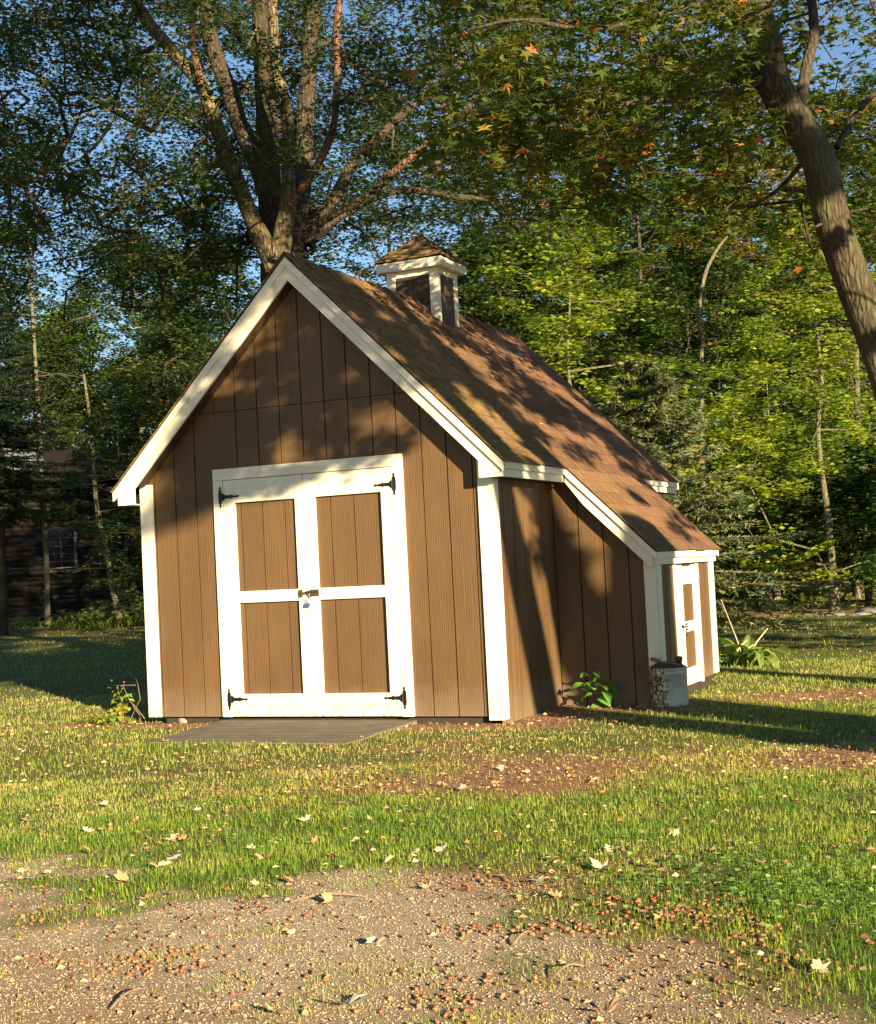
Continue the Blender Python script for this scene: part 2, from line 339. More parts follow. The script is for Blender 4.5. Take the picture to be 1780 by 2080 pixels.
# ---- scattering helper: template mesh copied onto many points in one mesh
def scatter(name, TV, TF, P, rot, scale, mat, attrs=None, tilt=None, smooth=False, per_face=None):
    TV = np.asarray(TV, float); TF = np.asarray(TF); n = len(P); ca, sa = np.cos(rot), np.sin(rot)
    S = np.asarray(scale, float); S = S[:, None]*np.ones(3) if S.ndim == 1 else S
    L = TV[None]*S[:, None, :]
    if tilt is not None:
        ct, st = np.cos(tilt)[:, None], np.sin(tilt)[:, None]; y = L[..., 1]*ct-L[..., 2]*st; z = L[..., 1]*st+L[..., 2]*ct; L = np.stack([L[..., 0], y, z], -1)
    x = L[..., 0]*ca[:, None]-L[..., 1]*sa[:, None]; y = L[..., 0]*sa[:, None]+L[..., 1]*ca[:, None]
    V = np.stack([x, y, L[..., 2]], -1)+np.asarray(P)[:, None, :]
    F = (TF[None]+(np.arange(n)*len(TV))[:, None, None]).reshape(-1, TF.shape[1])
    at_ = {a: np.repeat(b, len(TV)) for a, b in (attrs or {}).items()}
    return np_mesh(name, V.reshape(-1, 3), F, mat, at_, smooth)
def visible_points(rng, n, v0, v1, power=1.0, half=.36):
    v = v0+(v1-v0)*rng.random(n*2)**power; keep = rng.random(n*2) < 1; v = v[keep][:n]
    u = (rng.random(n)*2-1)*half*(v+.6); f = np.array([_s(YAW), _c(YAW)]); r = np.array([_c(YAW), -_s(YAW)])
    xy = CAM[:2]+u[:, None]*r+v[:, None]*f; return xy
def outside_shed(x, y, mgn=0.0):
    a = (x > 0-mgn) & (x < 3.12+mgn) & (y > 0-mgn) & (y < 4.45+mgn); b = (x > 3-mgn) & (x < 3.95+mgn) & (y > 1.28-mgn) & (y < 3.13+mgn)
    r = (x > .70) & (x < 2.40) & (y > -1.08) & (y < .1)
    return ~(a | b | r)

# ---- grass: blades that follow the lawn, thin on the dirt and the gravel
rng = np.random.default_rng(11)
blade_v = [(-.5, 0, 0), (.5, 0, 0), (-.34, .12, .55), (.34, .12, .55), (0, .42, 1)]
blade_f3 = np.array([(0, 1, 3), (0, 3, 2), (2, 3, 4)])
XY = np.concatenate([visible_points(rng, 330000, 3.2, 8.5, .8), visible_points(rng, 150000, 8.5, 15, .9), visible_points(rng, 60000, 15, 42, 1.2)])
x, y = XY[:, 0], XY[:, 1]; _, v = uv_of(XY)
b_, s_ = bare(x, y), soil(x, y)
tuft = fb(x, y, .16, 31); dens = np.where(b_ > .5, np.clip((tuft-.47)*9, 0, 1)*np.clip((fb(x, y, .6, 33)-.36)*6, 0, 1), 1-.75*b_)*(1-.93*s_)
dens *= np.clip(.45+1.3*(fb(x, y, .5, 35)-.25), .1, 1)*np.clip(.2+2.2*(fb(x, y, .12, 77)-.2), .15, 1)
keep = (rng.random(len(x)) < dens) & outside_shed(x, y, .015)
x, y, v, b_, s_ = x[keep], y[keep], v[keep], b_[keep], s_[keep]; n = len(x)
lush = np.clip(fb(x, y, 1.1, 37)*1.6-.3, 0, 1); uu, _ = uv_of(np.stack([x, y], -1))
lush = np.clip(lush+.35*np.clip((uu+.2)/1.5, 0, 1)*(v < 6)-.25*(v > 8), 0, 1)
hgt = (.011+.020*rng.random(n)**1.7+.014*lush)*(1+.25*(v > 9)+.4*(v > 16))*(1-.3*b_)*(.65+.7*fb(x, y, .13, 91))
wid = .0017+.0012*rng.random(n)+.00035*np.clip(v-4, 0, 40)
yel = np.clip(.55*rng.random(n)+.8*(fb(x, y, .22, 71)-.5)+.6*(fb(x, y, .07, 75)-.5)+.75*(1-lush)*rng.random(n)**.6+.3*s_+.15*b_+.22*(v > 7.5)*(1-lush)-.13, 0, 1)
P = np.stack([x, y, gz(x, y)-.003], 1)
me = scatter('grass', blade_v, blade_f3, P, rng.random(n)*6.283, np.stack([wid, hgt*(.4+.9*rng.random(n)), hgt], 1), M['grass'], {'rnd': yel, 'clump': lush}, tilt=rng.normal(0, 1, n)*np.where(rng.random(n) < .5, 1.1, .7))
o = link('grass', me); tag(o, 'short patchy lawn grass around the shed', 'grass', kind='stuff')
print('blades', n)
# longer tufts round things
def tufts(cs, name='grass_tuft', label=None):
    pass
# ---- clover patch, right foreground
rng = np.random.default_rng(12)
c0 = ground(1620, 1800); n = 1300
xy = c0[:2]+np.stack([rng.normal(0, .55, n), rng.normal(0, .30, n)], 1); keep = (bare(xy[:, 0], xy[:, 1]) < .5); xy = xy[keep]; n = len(xy)
cv = [(0, 0, 0), (.5, -.35, .1), (.9, 0, .05), (.5, .35, .1), (-.4, .55, .1), (-.5, .1, .1), (-.45, -.5, .1)]
me = scatter('clover', cv, np.array([(0, 1, 2), (0, 2, 3), (0, 3, 4), (0, 4, 5), (0, 5, 6), (0, 6, 1)]), np.stack([xy[:, 0], xy[:, 1], gz(xy[:, 0], xy[:, 1])+.018+.02*rng.random(n)], 1),
             rng.random(n)*6.28, .010+.009*rng.random(n), M['clover'], {'rnd': rng.random(n), 'clump': rng.random(n)}, tilt=rng.normal(0, .35, n))
tag(link('clover', me), 'low green clover patch in the lawn at right', 'clover', kind='stuff')
# ---- gravel
rng = np.random.default_rng(13)
XY = visible_points(rng, 110000, 3.1, 6.2, .9); x, y = XY.T; keep = rng.random(len(x)) < bare(x, y)**1.5*(.35+fb(x, y, .3, 41)); x, y = x[keep][:42000], y[keep][:42000]; n = len(x)
oc = np.array([(1, 0, 0), (-.9, .2, 0), (.1, 1, .1), (-.1, -1, 0), (.1, 0, .8), (0, .1, -.8)]); of = np.array([(0, 2, 4), (2, 1, 4), (1, 3, 4), (3, 0, 4)])
s = .0014+.0042*rng.random(n)**3.5
me = scatter('gravel', oc, of, np.stack([x, y, gz(x, y)+s*.25], 1), rng.random(n)*6.28, np.stack([s, s*(.6+.4*rng.random(n)), s*.8], 1), M['pebble'], {'rnd': rng.random(n)})
tag(link('gravel', me), 'sandy gravel of the bare ground in front', 'gravel', kind='stuff')
# ---- leaf litter (small bits)
rng = np.random.default_rng(14)
XY = np.concatenate([visible_points(rng, 26000, 3.2, 12, .8), visible_points(rng, 9000, 12, 40, 1)]); x, y = XY.T; _, v = uv_of(XY)
keep = (rng.random(len(x)) < .24+.7*soil(x, y)+.30*bare(x, y)*(fb(x, y, .5, 44) > .45)+.2*(fb(x, y, .8, 45) > .62)) & outside_shed(x, y, .03); x, y, v = x[keep], y[keep], v[keep]; n = len(x)
lv = [(-.5, 0, 0), (0, -.35, .12), (.5, 0, .02), (0, .35, .16)]
s = (.008+.022*rng.random(n)**2.2)*(1+.03*v)
me = scatter('leaf_litter', lv, np.array([(0, 1, 2), (0, 2, 3)]), np.stack([x, y, gz(x, y)+.004+.022*rng.random(n)*(1-bare(x, y))], 1), rng.random(n)*6.28, s, M['litter'], {'rnd': rng.random(n)}, tilt=rng.normal(0, .5, n))
tag(link('leaf_litter', me), 'small dry leaf scraps scattered over lawn and dirt', 'leaf litter', kind='stuff')

# ---- acorns: the nearest 280 one by one, the rest as one mass
av = []; prof = [(0.0, -.62), (.30, -.5), (.47, -.15), (.5, .2), (.40, .5), (.34, .62), (0, .95)]
NS = 7
for r_, z_ in prof[1:-1]:
    for q in range(NS): t = q*2*math.pi/NS; av.append((z_, r_*math.cos(t), r_*math.sin(t)))
av += [(-.62, 0, 0), (.95, 0, 0)]; af = []
for i in range(len(prof)-3):
    for q in range(NS): a, b, c_, d_ = i*NS+q, i*NS+(q+1) % NS, (i+1)*NS+(q+1) % NS, (i+1)*NS+q; af += [(a, b, c_), (a, c_, d_)]
nn = (len(prof)-2)*NS
for q in range(NS): af += [(nn, (q+1) % NS, q), (nn+1, (len(prof)-3)*NS+q, (len(prof)-3)*NS+(q+1) % NS)]
av = np.array(av); af = np.array(af)
rng = np.random.default_rng(15); pts = []
for cx, cy, sx, sy, k_ in ((1400, 1850, 100, 17, 210), (1540, 1885, 28, 14, 60), (1150, 1888, 60, 7, 60), (1000, 1895, 110, 12, 40), (980, 1795, 60, 10, 40), (110, 1860, 60, 16, 50), (270, 1950, 110, 22, 90),
                          (910, 2030, 70, 28, 50), (500, 1860, 150, 20, 25), (420, 2010, 200, 40, 35), (1250, 2000, 300, 45, 35), (700, 1930, 250, 50, 40), (1650, 1960, 90, 22, 30), (1500, 1930, 130, 30, 30)):
    for _ in range(k_): pts.append(ground(rng.normal(cx, sx), min(rng.normal(cy, sy), 2095)))
pts = np.array(pts); dd = np.linalg.norm(pts-CAM, axis=1); order = np.argsort(dd+rng.random(len(dd))*1.6); near, far = pts[order[:280]], pts[order[280:]]
acm = np_mesh('acorn', av*.0125, af, M['acorn'], None, True)
for i, p in enumerate(near):
    o = link('acorn', acm); s = rng.uniform(.7, 1.05); o.scale = (s*rng.uniform(.9, 1.15), s, s); o.location = (p[0], p[1], gz(p[0], p[1])+.0065*s)
    o.rotation_euler = (rng.random()*6, rng.normal(0, .3), rng.random()*6.28); tag(o, 'small brown fallen acorn lying on the foreground ground', 'acorn', 'acorns fallen in the foreground')
n = len(far); s = .0125*(.7+.35*rng.random(n)); me = scatter('acorn_mass', av, af, np.stack([far[:, 0], far[:, 1], gz(far[:, 0], far[:, 1])+s*.5], 1), rng.random(n)*6.28, s, M['acorn_s'], {'rnd': rng.random(n)}, tilt=rng.normal(0, .4, n), smooth=True)
tag(link('acorn_mass', me), 'further small brown acorns massed along the gravel edge', 'acorns', kind='stuff')

# ---- fallen maple leaves
def maple_leaf(seed, curl=.25):
    r = random.Random(seed); tips = [(0, 1.0, 0), (.62, .86, 38), (.98, .62, 75), (1.3, .45, 115)]
    out = []
    ang = [-150, -112, -95, -72, -55, -38, -20, 0, 20, 38, 55, 72, 95, 112, 150]; rad = [.38, .58, .50, .84, .60, .80, .44, 1.0, .44, .80, .60, .84, .50, .58, .38]
    pts = [(0, 0, 0)]
    for a, q in zip(ang, rad):
        q *= r.uniform(.9, 1.1); t = math.radians(a); x_, y_ = math.sin(t)*q, math.cos(t)*q; pts.append((x_, y_, curl*(abs(x_)**1.5)*r.uniform(.6, 1.5)+curl*.6*max(0, y_)**2*r.uniform(0, 1)+r.uniform(-.04, .04)))
    f = [(0, i+1, i) for i in range(1, len(pts)-1)]
    return pts, f
lm = []
for sd_ in range(4):
    pv, pf = maple_leaf(sd_, .16+.12*sd_); pv = [tuple(c_*.045 for c_ in p) for p in pv]
    base = len(pv); pv += [(-.0008, -.002, .0), (.0008, -.002, .0), (.002, -.05, .006), (.0005, -.05, .006)]; pf = pf+[(base, base+1, base+2, base+3)]
    lm.append((mesh('fallen_leaf', pv, pf, M['leaf_cream']), mesh('fallen_leaf', pv, pf, M['leaf_brown'])))
rng = np.random.default_rng(16)
cream = [(60, 1672, 1.3), (178, 1692, .9), (347, 1712, 1.1), (322, 1770, 1.5), (352, 1752, 1.1), (510, 1732, 1.1), (50, 1778, .9), (100, 1786, .7), (62, 1796, .8), (398, 1650, .8), (620, 1674, 1.0),
         (787, 1762, 1.0), (1030, 1788, 1.1), (1092, 1796, 1.3), (1243, 1735, 1.1), (1222, 1772, 1.5), (1012, 1834, 1.0), (522, 1808, .8), (708, 2052, 1.9), (770, 1925, 1.1), (395, 1876, 1.2), (1372, 1700, .8),
         (1255, 1528, 1.1), (940, 1612, 1.2), (1666, 1978, 1.0), (898, 1730, .9), (612, 1610, .9), (215, 1640, .8), (90, 1732, .7), (1120, 1752, .7), (845, 1740, .6), (1210, 1590, .6), (1020, 1565, .8), (1015, 1600, .6), (600, 1905, .7)]
for i, (px, py, s) in enumerate(cream):
    p = ground(px, py); o = link('fallen_leaf', lm[i % 4][0]); o.location = (p[0], p[1], gz(p[0], p[1])+.016); o.scale = (s, s, s); o.rotation_euler = (rng.normal(.0, .2), rng.normal(0, .2), rng.random()*6.28)
    big = s > 1.4; tag(o, {708: 'large cream maple leaf standing on the gravel at the bottom edge', 322: 'big pale maple leaf in the grass, larger of the pair at left', 1222: 'big pale maple leaf in the lush grass right of centre',
        1666: 'curled pale leaf beside loose acorns at the lower right grass edge', 1255: 'white leaf lying in the brown dirt patch'}.get(px, 'cream coloured fallen maple leaf lying on the lawn'), 'fallen leaf', 'cream maple leaves fallen on the lawn')
brown = [(255, 1800, 1.6), (190, 1740, 1.2), (540, 1755, 1.3), (680, 1748, 1.4), (600, 1800, 1.4), (632, 1722, 1.1), (275, 1672, .9), (340, 1600, .9), (370, 1612, .8), (752, 1675, .8), (665, 1568, .8), (815, 1640, .9), (930, 1608, 1.1),
         (1262, 1672, .7), (1700, 1730, .8), (565, 2068, 1.3), (1235, 2065, 1.4), (672, 1840, 1.1), (335, 1510, .9), (1130, 1830, 1.1), (370, 1712, 1.2), (830, 1620, .7), (120, 1640, .6), (480, 1700, .6), (1640, 1850, 1), (1350, 1870, 1.2), (870, 1810, .9), (300, 1835, 1.1), (1500, 1500, .9), (1700, 1500, 1.0), (1600, 1540, .9), (1100, 1480, .9), (1250, 1470, .9), (1000, 1530, .8), (1400, 1520, .9), (1560, 1600, .8)]
for i, (px, py, s) in enumerate(brown):
    p = ground(px, py); o = link('fallen_leaf', lm[(i+1) % 4][1]); o.location = (p[0], p[1], gz(p[0], p[1])+.014); o.scale = (s*.9, s*.8, s*1.6); o.rotation_euler = (rng.normal(.0, .22), rng.normal(0, .22), rng.random()*6.28)
    tag(o, 'curled brown fallen leaf lying on grass or dirt', 'fallen leaf', 'brown leaves fallen around the shed')
# twigs on the gravel
for i, (a, b, lab) in enumerate((((590, 1838), (745, 1826), 'long thin dry twig arching over the gravel edge'), ((1040, 1925), (1085, 1900), 'short dry twig beside acorns on the gravel'), ((225, 2050), (300, 2012), 'dry twig at the lower left of the gravel'), ((1180, 1965), (1120, 1990), 'dark bent twig lying on gravel right of centre'))):
    A, B = ground(*a), ground(*b); A[2] = gz(*A[:2])+.006; B[2] = gz(*B[:2])+.006; pp = [A+(B-A)*t+np.array([0, 0, .02*math.sin(t*3.1)])+np.random.default_rng(i).normal(0, .006, 3)*[1, 1, .3] for t in np.linspace(0, 1, 7)]
    tag(MB().tube(pp, [.004, .004, .0035, .003, .003, .002, .001], 5).build('twig', M['twig']), lab, 'twig')

# ================================================================== THE SHED
W_, XE, XL, XLE = 3.12, 3.283, 3.943, 3.991
mid, ZA, ZE = W_/2, 3.5717, 1.8585
SL = (ZA-ZE)/(XE-mid)
YF, YB = -.152, 4.571                    # front and rear edges of the main roof
Y1, Y2 = 1.185, 3.185                    # front and rear edges of the lean-to roof
Y1W, Y2W = 1.286, 3.131
def ztop(x): return ZA-abs(x-mid)*SL
shed = empty('garden_shed', (mid, 2.2, GZ), 'brown garden shed with white trim, steep shingle roof, cupola and lean-to', 'shed')
off = shed.location.copy()
_b = MB.build
def sb(mb, name, mat, parent=shed, lab=None):     # build in world coordinates under the shed
    o = mb.build(name, mat, parent); o.data.transform(Matrix.Translation(-off)); 
    if lab: o['label'] = lab
    return o
TH = .02
def wall_part(mb, label): return sb(mb, 'wall', M['backing'], shed, label)
ZT = .055                                 # underside of the roof below its top
fw = wall_part(MB().prism([(0.02, 0), (W_-.02, 0), (W_-.02, ztop(W_)-ZT), (mid, ZA-ZT), (.02, ztop(0)-ZT)], 1, .022, .06), None)
gx = [.02]+[.9334+.2032*i for i in range(-4, 11)]+[W_-.02]
GAP = .0055
def planks_front(x0, x1, z0, ztopf, parent, yf=.010, yb=.022):
    edges = [x0]+[g_ for g_ in gx if x0+.02 < g_ < x1-.02]+[x1]
    for a, b in zip(edges[:-1], edges[1:]):
        a2 = a+(GAP if a != x0 else 0); b2 = b-(GAP if b != x1 else 0)
        if isinstance(ztopf, (int, float)): poly = [(a2, z0), (b2, z0), (b2, ztopf), (a2, ztopf)]
        else:
            poly = [(a2, z0), (b2, z0), (b2, ztopf(b2))]
            if a2 < mid < b2: poly.append((mid, ztopf(mid)))
            poly.append((a2, ztopf(a2)))
        sb(MB().prism(poly, 1, yf, yb), 'siding_board', M['siding'], parent)
SEAM = 2.436
zt = lambda x: ztop(x)-ZT
DX0, DX1, DZ = .7083, 2.3995, 1.977
def low(x): return min(zt(x), SEAM-.003)
planks_front(.02, DX0+.01, 0.0, low, fw); planks_front(DX1-.01, W_-.02, 0.0, low, fw)
planks_front(DX0+.01, DX1-.01, DZ-.01, low, fw)
for a, b in zip(gx[:-1], gx[1:]):         # boards above the seam
    a2, b2 = max(a, mid-(ZA-ZT-SEAM)/SL), min(b, mid+(ZA-ZT-SEAM)/SL)
    if b2-a2 < .03: continue
    if a2 == a: a2 += GAP
    if b2 == b: b2 -= GAP
    poly = [(a2, SEAM+.003), (b2, SEAM+.003)]
    if zt(b2) > SEAM+.01: poly.append((b2, zt(b2)))
    if a2 < mid < b2: poly.append((mid, zt(mid)))
    if zt(a2) > SEAM+.01: poly.append((a2, zt(a2)))
    if len(poly) > 2: sb(MB().prism(poly, 1, .008, .022), 'siding_board', M['siding'], fw)
# side wall (right), rear wall, left wall
ZS = ztop(W_)-ZT
rw = wall_part(MB().box(W_-.06, W_-.022, .061, 4.38, 0, ZS), None)
lw = wall_part(MB().box(.022, .06, .061, 4.38, 0, ZS), None)
bw = wall_part(MB().prism([(0.02, 0), (W_-.02, 0), (W_-.02, ZS), (mid, ZA-ZT), (.02, ZS)], 1, 4.38, 4.42), None)
def planks_side(x0, x1, y0, y1, z0, z1, parent, start=.013):
    gs = [start+.2032*i for i in range(40)]; edges = [y0]+[q for q in gs if y0+.02 < q < y1-.02]+[y1]
    for a, b in zip(edges[:-1], edges[1:]):
        sb(MB().box(x0, x1, a+(GAP if a != y0 else 0), b-(GAP if b != y1 else 0), z0, z1), 'siding_board', M['siding'], parent)
planks_side(W_-.022, W_-.010, .022, Y1W-.001, -.10, ZS, rw); planks_side(W_-.022, W_-.010, Y2W+.002, 4.40, -.02, ZS, rw); planks_side(.010, .022, .022, 4.40, 0, ZS, lw)
for a, b in zip(gx[:-1], gx[1:]):
    sb(MB().prism([(a+GAP, 0), (b-GAP, 0), (b-GAP, zt(b-GAP))]+([(mid, zt(mid))] if a+GAP < mid < b-GAP else [])+[(a+GAP, zt(a+GAP))], 1, 4.42, 4.432), 'siding_board', M['siding'], bw)
# lean-to walls
lt = wall_part(MB().prism([(W_-.01, 0), (XL-.02, 0), (XL-.02, ztop(XL)-ZT), (W_-.01, ZS)], 1, Y1W+.022, Y1W+.05), None)
e_ = [W_-.009, 3.3195, 3.5227, 3.726, XL-.02]
for a, b in zip(e_[:-1], e_[1:]):
    a2 = a+(GAP if a != e_[0] else 0); b2 = b-(GAP if b != e_[-1] else 0)
    sb(MB().prism([(a2, -.10), (b2, -.10), (b2, ztop(b2)-ZT), (a2, ztop(a2)-ZT)], 1, Y1W+.010, Y1W+.022), 'siding_board', M['siding'], lt)
ZL = ztop(XL)-ZT
ls = wall_part(MB().box(XL-.05, XL-.022, Y1W+.051, Y2W-.04, 0, ZL), None)
planks_side(XL-.022, XL-.012, Y1W+.022, 1.86, -.05, ZL, ls, .20); planks_side(XL-.022, XL-.012, 2.60, Y2W-.02, 0.03, ZL, ls, .20); 
lb = wall_part(MB().prism([(W_-.01, 0), (XL-.02, 0), (XL-.02, ZL), (W_-.01, ZS)], 1, Y2W-.04, Y2W-.01), None)
# skids under the floor
for x0, x1, y0, y1 in ((.12, 3.0, .05, .14), (.12, 3.0, 4.25, 4.35), (.05, .14, .15, 4.2), (3.0, 3.09, .15, 4.2), (3.15, 3.90, 1.33, 1.42), (3.80, 3.9, 1.45, 3.05)):
    sb(MB().box(x0, x1, y0, y1, -.14, -.003), 'skid', M['dirtwood'])
# corner boards
def wb(mb, name, parent=shed, lab=None): return sb(mb, name, M['white'], parent, lab)
wb(MB().box(-.012, .105, -.012, .010, -.002, 1.90, .002), 'corner_board')
wb(MB().box(-.012, .010, .0105, .10, 0, 1.79, .002), 'corner_board')
wb(MB().box(W_-.108, W_+.012, -.014, .0095, -.028, 1.90, .002), 'corner_board')
wb(MB().box(W_-.010, W_+.011, .0105, .092, -.028, 1.76, .002), 'corner_board')
wb(MB().box(3.852, XL+.002, Y1W-.012, Y1W+.0095, -.02, ztop(XL)-.08, .002), 'corner_board')
wb(MB().box(XL-.012, XL+.010, Y1W+.0105, 1.425, 0.0, 1.06, .002), 'corner_board')
wb(MB().box(XL-.012, XL+.010, 3.02, Y2W+.002, 0.04, 1.06, .002), 'corner_board')
# front rakes
def rake(side, y0, y1, o0, o1, xa, xb):   # a board following the roof slope, o0..o1 below the roof top
    f = (lambda x: x) if side > 0 else (lambda x: 2*mid-x)
    return [(f(xa), ztop(xa)-o0), (f(xb), ztop(xb)-o0), (f(xb), ztop(xb)-o1), (f(xa), ztop(xa)-o1)]
for sgn in (1, -1):
    f = (lambda x: x) if sgn > 0 else (lambda x: 2*mid-x)
    xo = XE-.035
    for yy0, yy1 in ((YF, YF+.02), (YB-.02, YB)):
        wb(MB().prism([(f(mid), ZA-.022), (f(xo), ztop(xo)-.022), (f(xo), 1.738), (f(3.085), 1.738), (f(3.085), ztop(3.085)-.191), (f(mid), ZA-.191)], 1, yy0, yy1), 'barge_board')
    for yy0, yy1 in ((YF-.021, YF-.001), (YB+.001, YB+.021)):
        wb(MB().prism([(f(mid), ZA-.014), (f(XE), ztop(XE)-.014), (f(XE), ztop(XE)-.082), (f(mid), ZA-.082)], 1, yy0, yy1), 'trim_strip')
# soffits + eave fascias
def eave(x, ya, yb, zt_, sgn=1, h=.12, lab=None):
    a, b = sorted((x-sgn*.022, x-sgn*.040)); wb(MB().box(a, b, ya, yb, zt_-h, zt_-.02), 'fascia_board')
    a, b = sorted((x, x-sgn*.021)); wb(MB().box(a, b, ya, yb, zt_-.062, zt_-.012), 'trim_strip')
eave(XE, YF+.021, Y1-.0225, ZE); eave(XE, Y2+.0225, YB-.021, ZE); eave(2*mid-XE, YF+.021, YB-.021, ZE, -1)
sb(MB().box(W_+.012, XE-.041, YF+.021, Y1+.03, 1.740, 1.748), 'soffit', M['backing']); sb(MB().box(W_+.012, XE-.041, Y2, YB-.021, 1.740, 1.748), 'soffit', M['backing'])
sb(MB().box(2*mid-XE+.041, -.013, YF+.021, YB-.021, 1.740, 1.748), 'soffit', M['white'])
for sg in (1, -1):                          # sloping soffit under the front overhang
    f = (lambda x: x) if sg > 0 else (lambda x: 2*mid-x)
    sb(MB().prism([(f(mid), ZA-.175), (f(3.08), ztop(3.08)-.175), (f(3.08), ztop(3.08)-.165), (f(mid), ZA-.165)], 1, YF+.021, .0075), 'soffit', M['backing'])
# lean-to rakes
for yy0, yy1, zz0, zz1 in ((Y1, Y1+.02, Y1-.021, Y1-.001), (Y2-.02, Y2, Y2+.001, Y2+.021)):
    xo = XLE-.035
    wb(MB().prism([(XE+.001, ztop(XE)-.022), (xo, ztop(xo)-.022), (xo, 1.040), (3.935, 1.040), (3.935, ztop(3.935)-.186), (XE+.001, ztop(XE+.06)-.186+.0)][:5]+[(3.41, ztop(3.41)-.186), (XE-.02, 1.738), (XE-.02, 1.80)], 1, yy0, yy1), 'barge_board')
    wb(MB().prism([(XE-.005, ztop(XE)-.012), (XLE, ztop(XLE)-.014), (XLE, ztop(XLE)-.072), (XE-.005, ztop(XE)-.072)], 1, zz0, zz1), 'trim_strip')
eave(XLE, Y1+.021, Y2-.021, ztop(XLE)-.0, 1, .113)
sb(MB().box(XL+.011, XLE-.041, Y1+.021, Y2-.021, 1.042, 1.048), 'soffit', M['white'])
# roof decks and shingles
rs = [sb(MB().prism([(mid, ZA-.008), (XE-.005, ztop(XE-.005)-.008), (XE-.005, ztop(XE-.005)-.018), (mid, ZA-.018)], 1, YF-.012, YB+.012).prism(
        [(XE-.005, ztop(XE-.005)-.008), (XLE-.005, ztop(XLE-.005)-.008), (XLE-.005, ztop(XLE-.005)-.018), (XE-.005, ztop(XE-.005)-.018)], 1, Y1-.012, Y2+.012), 'roof', M['backing']),
      sb(MB().prism([(mid, ZA-.008), (2*mid-XE+.005, ztop(XE-.005)-.008), (2*mid-XE+.005, ztop(XE-.005)-.018), (mid, ZA-.018)], 1, YF-.012, YB+.012), 'roof', M['backing'])]
EXPO = .1427; cosS = 1/math.sqrt(1+SL*SL); sinS = SL*cosS
def strip_mesh(ws, seed):                 # tabs side by side, as one strip; local x along the course, y up the slope
    r = random.Random(seed); mb = MB(); x_ = 0
    for w_ in ws:
        l_ = r.uniform(-.010, .006); t_ = r.uniform(.009, .016)
        v_ = [(x_+.002, l_, .007+t_*.3), (x_+w_-.003, l_+r.uniform(-.003, .003), .007+t_*.3), (x_+w_-.003, .175, .0045), (x_+.002, .175, .0045)]
        lo = [(p[0], p[1], .003) for p in v_[:2]]+[(v_[2][0], .175, .002), (v_[3][0], .175, .002)]
        mb.add(lo+v_, [(4, 5, 6, 7), (0, 1, 5, 4), (1, 2, 6, 5), (3, 0, 4, 7)]); x_ += w_
    return mesh('shingle', mb.v, mb.f, M['shingle'])
full = [strip_mesh([.305, .305, .304], s_) for s_ in range(5)]
rnd_ = random.Random(3)
def lay(side, ncourse, s_from, y0, y1, parent, phase=0):
    for c_ in range(ncourse):
        sd = s_from-c_*EXPO               # slope distance of the lower edge from the ridge
        if sd < .02: break
        x_ = mid+side*(sd*cosS); z_ = ZA-sd*sinS
        yy = y0-.914+((c_+phase) % 6)*.1523+rnd_.uniform(-.01, .01)
        up = Vector((-side*cosS, 0, sinS)); al = Vector((0, side*1.0, 0)); no = al.cross(up)
        cut = min(1, (sd)/.175)
        while yy < y1:
            a, b = max(yy, y0), min(yy+.914, y1)
            if b-a > .03:
                if b-a > .913: me = full[rnd_.randrange(5)]
                else: me = strip_mesh([min(.305, b-a-i*.305) for i in range(int((b-a)/.305)+1) if b-a-i*.305 > .004], rnd_.random())
                o = link('shingle', me, parent)
                mt = Matrix.Identity(4); org = Vector((x_, a if side > 0 else b, z_))-off
                for i in range(3): mt[i][0], mt[i][1], mt[i][2], mt[i][3] = al[i], up[i]*cut, no[i], org[i]
                o.matrix_local = mt
            yy += .914
LS = (XLE+.012-mid)/cosS
lay(1, 7, LS, Y1-.03, Y2+.03, rs[0]); lay(1, 17, LS-7*EXPO, YF-.03, YB+.03, rs[0], 7); lay(-1, 17, LS-7*EXPO, YF-.03, YB+.03, rs[1], 2)
y_ = YF-.03; i = 0
while y_ < YB+.03:                        # ridge caps
    r = random.Random(i); h_ = .009+r.uniform(0, .003); yb_ = min(y_+.30, YB+.03); t0, t1 = .016+h_, .012
    v_ = [(mid-.14, y_, ZA-.14*SL+t0), (mid, y_, ZA+t0+.004), (mid+.14, y_, ZA-.14*SL+t0), (mid-.14, yb_, ZA-.14*SL+t1), (mid, yb_, ZA+t1+.004), (mid+.14, yb_, ZA-.14*SL+t1)]
    v_ += [(a, b, c-.008) for a, b, c in v_]
    sb(MB().add(v_, [(0, 1, 4, 3), (1, 2, 5, 4), (0, 6, 7, 1), (1, 7, 8, 2), (2, 8, 11, 5), (0, 3, 9, 6)]), 'ridge_cap', M['shingle']); y_ += .15*1.9; i += 1
